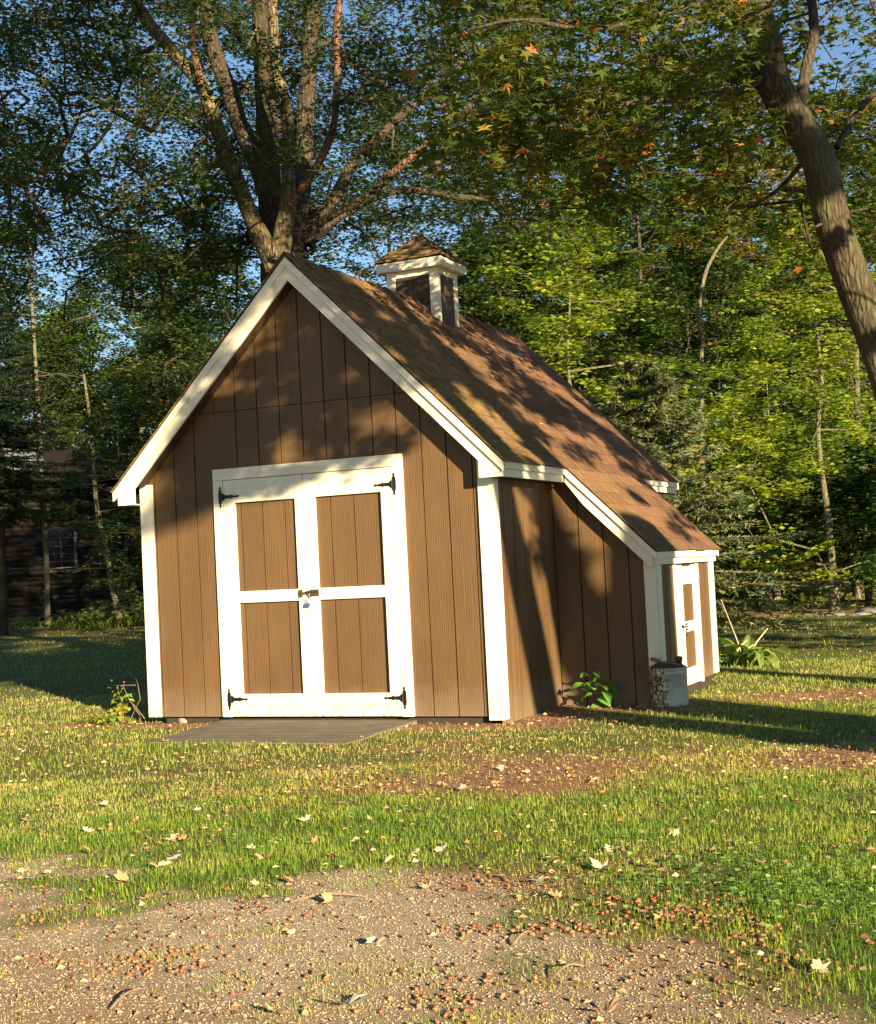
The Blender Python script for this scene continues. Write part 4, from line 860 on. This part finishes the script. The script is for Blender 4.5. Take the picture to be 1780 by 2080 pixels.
bl(trunk_mesh(paths[:1], M['bark_big'], 'trunk', 16, 3, .04), 'trunk')
for i, q in enumerate(paths[1:]): bl(trunk_mesh([q], M['bark_sunlit'] if i < 2 else M['bark_dark'], 'limb', 14, 30+i, .04), 'limb')  # bark colour carries the light: paler on lit limbs, darker on shaded ones
red = [(pth([(590, 415), (612, 385), (640, 345), (662, 300), (678, 250), (684, 190), (686, 120), (684, 60), (694, -40)], BW-.6, -.5), prad([18, 17, 17, 19, 15, 16, 16, 16, 15])),
       (pth([(408, 170), (400, 130), (392, 90), (392, 50), (386, -40)], BW-.9, -.3), prad([15, 15, 14, 15, 13])),
       (pth([(780, 360), (800, 350), (840, 315), (900, 265)], BW-1, -.5), prad([16, 16, 14, 10]))]
for i, q in enumerate(red): bl(trunk_mesh([q], M['bark_red'], 'limb', 10, 4+i, .04), 'limb', lab='smooth reddish sunlit limb')
dead = [[(430, 285), (412, 262), (385, 245), (350, 228), (310, 222), (268, 228), (225, 250)], [(350, 228), (310, 245), (275, 250)], [(345, 255), (300, 275), (240, 285)], [(225, 250), (190, 300), (140, 335), (100, 340), (80, 365)], [(262, 355), (240, 385), (212, 425), (200, 450)],
        [(640, 150), (612, 180), (600, 190), (608, 205), (622, 225), (630, 260), (645, 300)], [(622, 225), (632, 222)], [(626, 250), (612, 285)], [(642, 115), (685, 112)], [(690, 112), (720, 125), (760, 150)], [(520, 60), (500, 100), (490, 115)], [(480, 270), (510, 290), (532, 312)], [(250, 120), (330, 110), (400, 130)], [(120, 250), (210, 225), (300, 222)],
        [(860, 190), (885, 140), (930, 110), (975, 80)], [(900, 295), (950, 310), (1000, 330)], [(800, 265), (797, 300), (805, 305)]]
dp = [(pth(q, BW-.7-.1*i, -.5), prad(list(np.linspace(9 if i in (0, 3) else 5, 2, len(q))))) for i, q in enumerate(dead)]
for i, q in enumerate(dp): bl(trunk_mesh([q], M['bark_pale'], 'branch', 6, 5+i, .08), 'branch', lab='pale bare dead branch')
rg = np.random.default_rng(21); T = []
def region(n_, x0, x1, y0, y1, d0, d1, thin=None):
    o = []
    while len(o) < n_:
        x_, y_ = rg.uniform(x0, x1), rg.uniform(y0, y1)
        if thin and rg.random() > thin(x_, y_): continue
        o.append(at(x_, y_, rg.uniform(d0, d1)))
    return o
def thinL(x_, y_): return float(np.clip(fb(np.array([x_]), np.array([y_]), 150, 51)[0]*4.0-1.1, .04, 1))
T += region(430, -130, 430, -80, 560, 14.5, 20.5, thinL); T += region(190, 380, 640, -80, 540, 18.6, 21.5); T += region(330, 600, 1180, -80, 480, 18.4, 22.5); T += region(70, 720, 1150, -80, 400, 15, 18); T += region(70, 0, 520, 440, 660, 17, 21)
T = np.vstack([np.array(T), np.array(region(36, 360, 720, -60, 400, 15.2, 16.9))]); nodes = []; par = []
for pts, rad in paths[1:]+red[:2]+dp[:6]:
    p, r = smooth_path(pts, rad, 3); par += [-1]+[len(nodes)+i for i in range(len(p)-1)]; nodes += list(p)
n0 = len(nodes); A, par, tips = connect(nodes, par, T, 5, .04, .5); bl(tubes_mesh('branches', wood_segs(A, par, tips, n0, .006, .45, .05), M['bark_dark'], 5), 'branches')
bl(leaves('crown', T, 95, .42*(.6+.8*rg.random(len(T))), .085, M['leaf_oak'], MP, .45, .6, 6), 'crown')

# ---- leaning tree at the right edge, its branches hanging over the shed
RWD = 11.6
rb = gp(1905, RWD, GZ-.1); rt = empty('maple_tree', tuple(rb), 'mossy leaning trunk at the right edge with yellow-flecked leaves hanging over the shed', 'tree'); ro_ = Vector(rb)
cx_ = [(1905, 1300), (1893, 1150), (1868, 1010), (1832, 860), (1792, 730), (1745, 600), (1692, 450), (1664, 330), (1612, 240), (1577, 180), (1553, 90), (1530, 0), (1505, -90)]
rp_ = [(np.vstack([rb[None]]+[at(x_, y_, RWD)[None] for x_, y_ in cx_]), prad([120, 100, 92, 88, 86, 84, 83, 82, 80, 78, 76, 76, 76, 74], RWD)),
       (pth([(1600, 260), (1625, 200), (1640, 130), (1655, 60), (1640, -60)], RWD+.2, .5), prad([34, 30, 28, 24, 22], RWD)),
       (pth([(1645, 392), (1620, 385), (1596, 384)], RWD-.1, -.1), prad([14, 13, 11], RWD)), (pth([(1700, 300), (1740, 230), (1800, 170), (1860, 120)], RWD+.1, .4), prad([16, 14, 12, 10], RWD)),
       (pth([(1668, 455), (1655, 462), (1650, 466)], RWD-.1, -.1), prad([7, 6, 3], RWD)),
       (pth([(1560, 150), (1500, 185), (1400, 195), (1280, 210), (1150, 245), (1050, 250), (960, 230)], RWD, -1.2), prad([24, 18, 16, 14, 12, 9, 5], RWD)),
       (pth([(1540, 40), (1440, 10), (1340, 30), (1200, 60), (1060, 40), (950, 60)], RWD, -1.8), prad([20, 16, 13, 11, 8, 5], RWD)),
       (pth([(1400, 195), (1300, 260), (1200, 285), (1080, 265)], RWD-.4, -.3), prad([12, 10, 8, 5], RWD)),
       (pth([(1640, 320), (1560, 400), (1450, 430), (1340, 420)], RWD, .8), prad([12, 9, 7, 4], RWD))]
bl(trunk_mesh(rp_[:1], M['bark_lean'], 'trunk', 18, 9, .025), 'trunk', rt, ro_)
for i, q in enumerate(rp_[1:]): bl(trunk_mesh([q], M['bark_dark'], 'limb', 9, 40+i, .04), 'limb', rt, ro_)
T = region(185, 860, 1560, -70, 330, 9.5, 13.5, lambda x_, y_: .25+.75*thinL(x_+900, y_)); T += region(60, 1000, 1500, 250, 440, 10, 13.5, lambda x_, y_: .2+.8*thinL(x_+500, y_+77)); T += region(85, 1480, 1880, -80, 330, 12.0, 15.5); T += region(30, 1560, 1850, 300, 620, 12.5, 15)
ov = []                                   # unseen leaf clusters added above the view to dapple the shed
while len(ov) < 115:
    if rg.random() < .42: G = np.array([rg.uniform(-.2, 3.2), 0, rg.uniform(1.75, 3.7)])
    else: x_ = rg.uniform(1.5, 3.9); G = np.array([x_, rg.uniform(-.2, 4.6), ztop(x_)])
    if fb(np.array([G[0]+G[2]*.6]), np.array([G[1]*1.0+G[2]]), .5, 93)[0] < .50: continue
    Pq = G+np.array([SA, -1, SB])*rg.uniform(4.0, 6.5); dq = Pq-CAM; wq = dq@FWD; 
    if wq > .5 and 1040-FPX*(dq@UP)/wq > -170 and abs(FPX*(dq@RIGHT)/wq) < 1050: continue
    if Pq[2] < 3.0: continue
    ov.append(Pq)
T += ov
T = np.array(T); nodes = []; par = []
for pts, rad in rp_: 
    p, r = smooth_path(pts, rad, 3); par += [-1]+[len(nodes)+i for i in range(len(p)-1)]; nodes += list(p)
n0 = len(nodes); A, par, tips = connect(nodes, par, T, 6, .04, .35); bl(tubes_mesh('branches', wood_segs(A, par, tips, n0, .0035, .40, .016), M['bark_dark'], 5), 'branches', rt, ro_)
nov = len(T)-len(ov)
bl(leaves('crown', T, np.concatenate([rg.poisson(36, nov), rg.poisson(120, len(ov))]), np.concatenate([.33*(.6+.8*rg.random(nov)), .24*(.6+.7*rg.random(len(ov)))]), .125, M['leaf_maple'], MP, .5, .6, 8), 'crown', rt, ro_)

# ---- trees off to the right and behind the camera, towards the sun, that throw the dappled shade
for i, (x_, y_, rz, s, lab) in enumerate(((11.65, -4.95, 0, 1.0, 'thick-trunked forked shade tree to the right of the lawn'), (10.6, -12.8, 2.0, 1.0, 'spreading shade tree to the right of the camera'))):
    t = put_tree(K['shade' if i else 'shade_lean'], (x_, y_, GZ-.05), lab, rz, s)
    if i == 0:                            # thick fork leaning towards the camera side
        q = np.array([-.634, -.774, 0]); b_ = np.array([x_, y_, 0]); loc = Vector((x_, y_, GZ-.05)); pp = [b_+q*w_+[0, 0, z_] for w_, z_ in ((0, 1.6), (.10, 2.1), (.32, 2.75), (.55, 3.5), (.78, 4.4), (1.1, 5.6), (1.5, 7.0))]
        me = trunk_mesh([(pp, [.26, .24, .21, .19, .18, .15, .10])], M['bark'], 'limb', 12, 8); me.transform(Matrix.Rotation(-rz, 4, 'Z') @ Matrix.Translation(-loc)); link('limb', me, t)
        me = trunk_mesh([([b_+[0, 0, GZ-.1], b_+[0, 0, .8], b_+[0, 0, 2.], b_+[0, 0, 4.]], [.52, .42, .40, .30])], M['bark'], 'lower_trunk', 14, 8); me.transform(Matrix.Rotation(-rz, 4, 'Z') @ Matrix.Translation(-loc)); link('lower_trunk', me, t)
for px, d, s, lab in ((2060, 15, 1.0, 'shrub at the right lawn edge level with the spruce, outside the view'), (2010, 19, 1.15, 'taller shrub on the right lawn edge, outside the view'), (2120, 23, 1.5, 'large shrub far down the right lawn edge')): put_tree(K['bush'], gp(px, d), lab, px*.1, s, None, cat='shrub')  # unseen shrubs added to throw low shade over the lawn

# ---- woods behind
def wood(kind, px, d, lab, rz, s=1.0, group=None, sz=None): return put_tree(K[kind], gp(px, d), lab, rz, s, group, sz=sz, cat='tree')
wood('spruce', 1325, 18.0, 'blue-green spruce with spreading boughs behind the lean-to', .3, .98, sz=.80)
right = [('lime', 1690, 26, 'bright yellow-green maple sapling in the sun behind the leaning trunk', .5, .85), ('lime', 1575, 34, 'yellow-green maple filling the gap right of the spruce', 2.1, .75), ('dark', 1480, 37, 'bushy dark green tree behind the spruce', 1.2, .9),
         ('lime', 1180, 30, 'sunlit green maple above the shed roof edge', 4.0, 1.0), ('green', 1330, 40, 'tall green tree over the spruce top', 3.3, 1.15), ('autumn', 1560, 42, 'tree with orange-brown leaves against the sky at upper right', .2, 1.25), ('dark', 1750, 38, 'dark green tree behind the leaning trunk', 5.1, 1.0),
         ('dark', 1060, 42, 'broad green tree behind the cupola', 2.2, 1.1), ('autumn', 1230, 48, 'rusty leaved tree among the green ones above the roof', 1.9, 1.2), ('dark', 920, 44, 'dark green tree left of the cupola', 0.3, 1.05), ('tall', 1420, 52, 'tall dark oak at the back of the right wood', 1.0, 1.0), ('tall', 1100, 54, 'tall dark oak at the back behind the cupola', 2.5, 1.0),
         ('tall', 1720, 56, 'tall dark oak at the far right of the wood', 4.2, .95), ('green', 1840, 44, 'green tree at the far right edge of the wood', 4.4, 1.2), ('green2', 1420, 45, 'green tree deep between spruce and maple', 1.4, 1.2), ('hemlock', 1660, 48, 'dark hemlock at the back of the right wood', 0, 1.3), ('tall', 820, 50, 'tall dark oak behind the ridge of the shed', 3.3, .9), ('dark', 700, 48, 'dark green tree seen through the big oak', 4.6, .95), ('green2', 1530, 50, 'slender green tree under the orange one', 3.0, 1.3), ('green2', 1000, 47, 'slender green tree low behind the cupola', 5.2, 1.1), ('autumn', 1850, 60, 'orange-tinted tree beyond the leaning trunk', 2.4, 1.5)]
for k_, px, d, lab, rz, s in right: wood(k_, px, d, lab, rz, s)
left = [('hemlock', 0, 36, 'dark hemlock in front of the log house at the left edge', .5, 1.0), ('dark', 275, 52, 'dark leafy tree just left of the shed eave', 2.2, .95), ('dark', 130, 50, 'dark leafy tree over the log house between the two slim trunks', 1.2, 1.0), ('dark', 390, 38, 'dark green tree behind the left rake of the shed', 3.9, .82), ('dark', 90, 54, 'dark green tree low on the left skyline', 1.2, 1.1), ('green2', 300, 50, 'green tree on the left skyline near the eave', 5.6, 1.2),
        ('tall', -60, 50, 'tall dark oak beyond the left edge', 1.0, .75), ('dark', 470, 44, 'dark leafy tree behind the big oak base', .9, 1.15), ('dark', 560, 50, 'dark green tree behind the big oak base', .8, 1.05), ('lime', 150, 62, 'pale sunlit tree on the left skyline', .8, 1.5), ('hemlock', -60, 34, 'dark hemlock past the left edge', 3.1, 1.0),
        ('tall', 200, 56, 'dark oak crown above the log house roof', 2.3, .66), ('tall', 380, 57, 'dark oak crown behind the shed apex at left', 4.1, .72), ('dark', 360, 34, 'dark leafy tree partly hidden by the left rake', 4.4, .72), ('green', 10, 58, 'green tree at the far left of the skyline', 2.9, 1.25)]
for k_, px, d, lab, rz, s in left: wood(k_, px, d, lab, rz, s)
# understorey shrubs and saplings
us = [('bush', 1530, 29, 1.0), ('bush', 1610, 30, 1.2), ('bush', 1690, 27.5, 1.15), ('bush', 1765, 28, 1.4), ('bush', 1830, 27, 1.4), ('sapling', 1640, 28.5, 1.0), ('sapling', 1560, 33, 1.2), ('bush', 1480, 38, 1.5), ('sapling', 1740, 32, 1.4), ('bush', 1580, 36, 1.6), ('bush', 1700, 36, 1.9), ('bush', 1790, 35, 2.0), ('sapling', 1500, 44, 1.6), ('bush', 1640, 44, 2.2), ('bush', 1540, 52, 2.4), ('bush', 1740, 50, 2.6), ('bush', 1850, 40, 2.2)]
uw = ['small round shrub by the mown strip', 'shrub with upright leafy stems at the bed edge', 'dense dark shrub under the yellow-green maple', 'broad shrub near the right edge of the picture', 'shrub past the right edge', 'leafy sapling rising out of the shrubs', 'sapling with pale leaves behind the first shrubs', 'shrub beside the spruce foot, farther back', 'sapling in front of the pale shelter', 'second-row shrub left of the pale shelter', 'second-row shrub hiding the pale shelter foot', 'second-row shrub at right', 'far sapling at the end of the sunlit lawn', 'third-row shrub in deep shade', 'far shrub closing the sunlit lawn', 'far shrub behind the pale shelter', 'large shrub outside the right edge']
for i, ((k_, px, d, s), lab) in enumerate(zip(us, uw)): put_tree(K[k_], gp(px, d), lab, i*1.3, s, None, cat='shrub' if k_ == 'bush' else 'young tree')
# slim trunks on the left
for pts, ws, d, lab, sd_ in (([(97, 1268), (95, 1160), (90, 1060), (84, 940), (78, 830), (70, 700), (62, 560), (60, 420)], [15, 12, 11, 10, 9, 8, 7, 5], 37, 'slim straight pale trunk in front of the log house', 2),
                        ([(243, 1256), (228, 1190), (215, 1110), (198, 1040), (190, 950), (184, 860), (170, 760)], [17, 14, 12, 11, 10, 8, 6], 37.5, 'slim bowed pale trunk between the log house and the shed', 3)):
    pp = pth(pts, d); o0 = Vector(pp[0]); t = empty('slim_tree', tuple(pp[0]), lab, 'tree'); bl(trunk_mesh([(pp, prad(ws, d))], M['bark_pale'], 'trunk', 9, sd_, .05), 'trunk', t, o0)
    rg2 = np.random.default_rng(sd_); sg = []
    for q in range(16):
        j = rg2.integers(2, len(pp)-1); f_ = rg2.random(); a = pp[j]*(1-f_)+pp[j-1]*f_; dv = rg2.normal(0, 1, 3); dv[2] = abs(dv[2])*.1-.25; dv /= np.linalg.norm(dv); L = rg2.uniform(.6, 2.0); m1 = a+dv*L*.5+[0, 0, .1]; m2 = a+dv*L
        sg += [(a, m1, .02, .012), (m1, m2, .012, .005), (m1, m1+dv*L*.4+rg2.normal(0, .2, 3), .008, .004), (m2, m2+dv*.3+rg2.normal(0, .15, 3), .005, .003)]
    bl(tubes_mesh('branches', sg, M['bark_pale'], 4), 'branches', t, o0)
# dead pale trunk right
pp = pth([(1425, 760), (1428, 700), (1420, 640), (1432, 560), (1455, 510), (1478, 480)], 30); 
gb = gp(1425, 30); pp = [gb]+pp; t = empty('dead_tree', tuple(gb), 'thin bare dead trunk bending to the right above the spruce', 'tree'); bl(trunk_mesh([(pp, prad([16, 10, 9, 9, 9, 8, 5], 30))], M['bark_pale'], 'trunk', 8, 5, .05), 'trunk', t, Vector(gb))
pp = pth([(1745, 900), (1738, 700), (1725, 620), (1700, 590), (1670, 575)], 28); gb = gp(1762, 28); pp = [gb]+pp; t = empty('slim_tree', tuple(gb), 'thin sunlit trunk just left of the leaning trunk', 'tree'); bl(trunk_mesh([(pp, prad([18, 14, 13, 11, 7, 4], 28))], M['bark_pale'], 'trunk', 8, 6, .05), 'trunk', t, Vector(gb))
pp = pth([(1742, 1150), (1735, 1060), (1726, 980), (1720, 860)], 33.5); gb = gp(1744, 33.5); pp = [gb]+pp; t = empty('slim_tree', tuple(gb), 'grey trunk standing beside the pale shelter', 'tree'); bl(trunk_mesh([(pp, prad([34, 28, 24, 20, 16], 33.5))], M['bark'], 'trunk', 9, 7, .05), 'trunk', t, Vector(gb))
# far wood closing the horizon
rgf = np.random.default_rng(31); C = []
for _ in range(2000):
    px = rgf.uniform(-500, 2300); d = rgf.uniform(68, 92); h_ = 15*(.35+.65*fb(np.array([px]), np.array([3.]), 300, 61)[0]) if px > 520 else 8.0*(.5+.5*fb(np.array([px]), np.array([3.]), 200, 62)[0])
    if px > 620: h_ += 6*(px > 620)
    p = gp(px, d); C.append((p[0], p[1], h_*rgf.random()**.8))
tag(link('far_woods', leaves('far_woods', np.array(C), 42, 1.5, .55, M['leaf_green'], RH, .7, .7, 33)), 'far dark green woods closing the view', 'woods', kind='stuff')

# ---- log house in the dark at left
hp = gp(-150, 43); hq = gp(420, 45.5); hx = Vector((hq[0]-hp[0], hq[1]-hp[1], 0)); HL = hx.length; ang = math.atan2(hx.y, hx.x)
hs = empty('log_house', (hp[0], hp[1], GZ), 'dark brown log-sided house in deep shade behind the left trees', 'house', rz=ang)
HH = 4.6; nco = 30; ch = HH/nco
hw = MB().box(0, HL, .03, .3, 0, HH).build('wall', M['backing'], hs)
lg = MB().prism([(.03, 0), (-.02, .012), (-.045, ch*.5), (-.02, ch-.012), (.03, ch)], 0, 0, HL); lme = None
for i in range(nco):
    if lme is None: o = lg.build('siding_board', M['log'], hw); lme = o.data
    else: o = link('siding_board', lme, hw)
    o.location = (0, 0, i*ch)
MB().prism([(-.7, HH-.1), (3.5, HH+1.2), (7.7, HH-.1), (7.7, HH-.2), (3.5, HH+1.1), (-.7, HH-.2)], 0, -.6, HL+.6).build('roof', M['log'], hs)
def on_house(px): 
    r = ray(px, 1150); n_ = Vector((-math.sin(ang), math.cos(ang), 0)); t = (Vector(hp)-Vector(CAM)).dot(n_)/Vector(r).dot(n_); q = CAM+r*t; return (Vector(q)-Vector(hp)).dot(hx.normalized()), t
def window(pxa, pxb, pya, pyb, mat, nx_, nz_):
    xa, t = on_house(pxa); xb, _ = on_house(pxb); za = at(pxa, pyb, t)[2]-GZ; zb = at(pxa, pya, t)[2]-GZ
    wn = MB().box(xa-.08, xb+.08, -.075, -.05, zb, zb+.08).box(xa-.08, xb+.08, -.075, -.05, za-.08, za).box(xa-.08, xa, -.075, -.05, za, zb).box(xb, xb+.08, -.075, -.05, za, zb).build('window', M['sash'], hs)
    MB().box(xa, xb, -.055, -.049, za, zb).build('pane', mat, wn)
    mb = MB()
    for i in range(1, nx_): x_ = xa+(xb-xa)*i/nx_; mb.box(x_-.02, x_+.02, -.068, -.056, za, zb)
    for i in range(1, nz_): z_ = za+(zb-za)*i/nz_; mb.box(xa, xb, -.069, -.0565, z_-.015, z_+.015)
    if mb.v: mb.build('muntin', M['sash'], wn)
window(98, 152, 1078, 1158, M['glass'], 2, 5); window(22, 76, 915, 972, M['curtain'], 4, 1)
xa, t = on_house(7); MB().box(xa-.12, xa+.05, -.10, -.05, at(7, 1208, t)[2]-GZ, at(7, 1199, t)[2]-GZ).build('vent_cover', M['curtain'], hs)

# ---- pale shelter behind the shrubs at right
p0 = gp(1650, 38); p1 = gp(1755, 37); e_ = Vector((p1[0]-p0[0], p1[1]-p0[1], 0)); sh_ = empty('shelter', (p0[0], p0[1], GZ), 'pale grey slope-sided shelter glimpsed through shrubs at right', 'shelter', rz=math.atan2(e_.y, e_.x))
L = e_.length; MB().prism([(-.2, .4), (L+.1, .4), (L-.15, 1.3), (L-.5, 2.1), (-.2, 1.75)], 1, 0, 3).build('cover', M['pale'], sh_); MB().prism([(-.3, 1.76), (L-.45, 2.12), (L-.42, 2.2), (-.3, 1.84)], 1, -.15, 3.15).build('roof', M['curtain'], sh_); MB().box(-.2, L+.05, .05, 2.95, 0, .398).build('base', M['dirtwood'], sh_)

# ================================================================== SMALL PLANTS
def leaf_blade(L, wd, bend, n_=6, fold=.25, tip=1.0, up_=.9):   # one arching leaf along +x, bent down
    v_ = []; f_ = []; a = .0; x_ = z_ = 0; 
    for i in range(n_+1):
        t = i/n_; w_ = wd*math.sin(math.pi*min(1, (t*.92+.08))**tip)**.7*(1 if t < 1 else 0)
        v_ += [(x_, -w_/2, z_+w_*fold), (x_, 0, z_), (x_, w_/2, z_+w_*fold)]; a += bend/n_; x_ += L/n_*math.cos(up_-a); z_ += L/n_*math.sin(up_-a)
    for i in range(n_): b = 3*i; f_ += [(b, b+1, b+4, b+3), (b+1, b+2, b+5, b+4)]
    return v_, f_
def plain_leaf(name, c1, c2, tr=.35):
    k = N(name, .45, .45); oi = k.n('ShaderNodeObjectInfo'); c = k.mix(oi.outputs['Random'], c1, c2); k.col(c); tn = k.n('ShaderNodeBsdfTranslucent'); k.l(k.mix(1.0, c, (1.5, 1.5, .7), 'MULTIPLY'), tn.inputs[0]); mx = k.n('ShaderNodeMixShader'); mx.inputs[0].default_value = tr
    k.l(k.b.outputs[0], mx.inputs[1]); k.l(tn.outputs[0], mx.inputs[2]); k.l(mx.outputs[0], k.o.inputs[0]); return k.m
M['pl_green'] = plain_leaf('fresh_green_leaf', (.10, .26, .03), (.20, .42, .06)); M['pl_yel'] = plain_leaf('yellowing_leaf', (.24, .26, .04), (.45, .38, .06)); M['pl_lily'] = plain_leaf('strappy_green_leaf', (.10, .20, .03), (.30, .34, .07))
def strap_plant(name, p, lab, n_, L, wd, mat, seed, cat='plant', group=None, stalks=0, spread=.12):
    rg = random.Random(seed); t = empty(name, (p[0], p[1], float(gz(p[0], p[1]))), lab, cat, group)
    shapes = [mesh('leaf', *leaf_blade(1, wd/L, b_, 7, .3, 1.0, 1.3), mat) for b_ in (1.3, 1.8, 2.4)]
    for i in range(n_):
        o = link('leaf', rg.choice(shapes), t); s = L*rg.uniform(.6, 1.1); o.scale = (s, s*1.3, s); o.location = (rg.uniform(-spread, spread), rg.uniform(-spread, spread), 0); o.rotation_euler = (rg.uniform(-.2, .2), rg.uniform(-.35, .25), rg.random()*6.28)
    for i in range(stalks):
        a = rg.uniform(-.6, .9); L2 = L*rg.uniform(1.0, 1.5); pp = [(0, 0, 0), (L2*.3*a, .02, L2*.35), (L2*.8*a, .03, L2*.85)]; MB().tube(pp, [.006, .005, .003], 5).build('stalk', M['pale_stalk'], t)
    return t
M['pale_stalk'] = simple('dry_pale_stalk', (.55, .45, .28), .8)
p = ground(1515, 1352); t = strap_plant('daylily', p, 'drooping green daylily clump with dry pale stalks behind the lean-to corner', 34, .58, .075, M['pl_lily'], 3, spread=.16, stalks=1)
for A_, B_ in (((1520, 1330), (1560, 1276)), ((1498, 1322), (1518, 1300)), ((1500, 1335), (1530, 1310))):
    d = np.dot(p-CAM, FWD); a_, b_ = at(*A_, d)-np.array(t.location), at(*B_, d)-np.array(t.location); MB().tube([a_, (a_+b_)/2+[0, 0, .01], b_], [.008, .008, .006], 6).build('stalk', M['pale_stalk'], t)
p = ground(1466, 1352); t = empty('broad_leaf_plant', (p[0], p[1], GZ), 'single broad green leaf plant against the lean-to back corner', 'plant')
for i in range(5):
    v_, f_ = leaf_blade(.2, .11, 1.5, 6, .2); o = link('leaf', mesh('leaf', v_, f_, M['pl_green']), t); o.rotation_euler = (0, -.2, -1.9+i*.6); o.scale = (1, 1, 1.1)
beds = [(180, 38.2, 'tuft of strappy green leaves at the foot of the slim straight trunk'), (215, 38, 'arching yellow-green daylily clump, largest in the left bed'), (265, 38.5, 'daylily clump right beside the bowed trunk'), (290, 37.8, 'daylily clump nearest the shed eave corner'), (20, 38.5, 'daylily clump at the left picture edge'), (130, 38.8, 'low fern-like tuft behind the slim straight trunk')]
for i, (px, d, lab) in enumerate(beds): strap_plant('daylily', gp(px, d), lab, 46, 1.0 if i in (1, 3) else .8, .06, M['pl_lily'], 20+i, spread=.5)
# sapling by the lean-to
p = ground(1215, 1437); t = empty('sapling', (p[0], p[1], GZ), 'small broad-leaved green sapling in front of the lean-to wall', 'plant'); dS = float(np.dot(p-CAM, FWD)); T0 = np.array(t.location)
st = [at(x_, y_, dS)-T0 for x_, y_ in ((1222, 1440), (1214, 1418), (1212, 1395), (1206, 1372))]; MB().tube(st, [.005, .004, .003, .002], 6).build('stem', M['pl_green'], t)
rg = random.Random(5)
lv_, lf_ = leaf_blade(1, .62, 1.4, 6, .18, .9); lmS = mesh('leaf', lv_, lf_, M['pl_green'])
for (x_, y_, s) in ((1206, 1366, .05), (1200, 1376, .07), (1222, 1380, .08), (1190, 1392, .09), (1212, 1395, .085), (1230, 1395, .09), (1196, 1400, .07), (1225, 1405, .08), (1202, 1412, .08), (1217, 1418, .085), (1212, 1430, .07), (1222, 1437, .07), (1192, 1440, .07), (1234, 1440, .08), (1180, 1400, .06), (1240, 1450, .08), (1184, 1452, .05), (1208, 1385, .08)):
    o = link('leaf', lmS, t); q = at(x_, y_, dS-.04+rg.uniform(-.04, .04))-T0; o.location = q; o.scale = (s*1.5, s*2.0, s*1.5); o.rotation_euler = (rg.uniform(-.5, .5), rg.uniform(.1, .9), rg.random()*6.28)
# yellow plant at the left corner
p = ground(268, 1472); t = empty('yellow_plant', (p[0], p[1], GZ), 'straggly yellowing plant with thin stems at the left front corner', 'plant'); dS = float(np.dot(p-CAM, FWD)); T0 = np.array(t.location)
lmY = mesh('leaf', lv_, lf_, M['pl_yel'])
stems = [[(248, 1470), (245, 1430), (240, 1400)], [(262, 1468), (285, 1420), (280, 1390), (276, 1378)], [(285, 1455), (262, 1420), (250, 1393)], [(294, 1460), (275, 1435), (262, 1420)], [(240, 1475), (215, 1460), (190, 1452)], [(275, 1392), (255, 1392), (236, 1393)], [(230, 1475), (235, 1445), (250, 1425)]]
for q in stems: MB().tube([at(x_, y_, dS+rg.uniform(-.05, .05))-T0 for x_, y_ in q], [.004, .003, .0015][:len(q)] if len(q) == 3 else [.004, .003, .002, .0015], 5).build('stem', M['twig'], t)
for i in range(130):
    if i < 70: x_, y_, s = rg.gauss(222, 22), rg.gauss(1465, 12), rg.uniform(.05, .085)
    elif i < 105: x_, y_, s = rg.gauss(245, 10), rg.gauss(1440, 14), rg.uniform(.05, .09)
    else: q = rg.choice(stems); a_ = rg.choice(q); x_, y_, s = a_[0]+rg.gauss(0, 6), a_[1]+rg.gauss(0, 6), rg.uniform(.02, .04)
    if y_ > 1480: y_ = 1478
    o = link('leaf', lmY if rg.random() < .75 else lmS, t); o.location = at(x_, y_, dS+rg.uniform(-.1, .1))-T0; o.scale = (s, s, s); o.rotation_euler = (rg.uniform(-.5, .5), rg.uniform(-.1, .9), rg.random()*6.28)
print('total tris', sum(len(me.polygons)*(2 if me.polygons and me.polygons[0].loop_total == 4 else 1) for me in bpy.data.meshes))
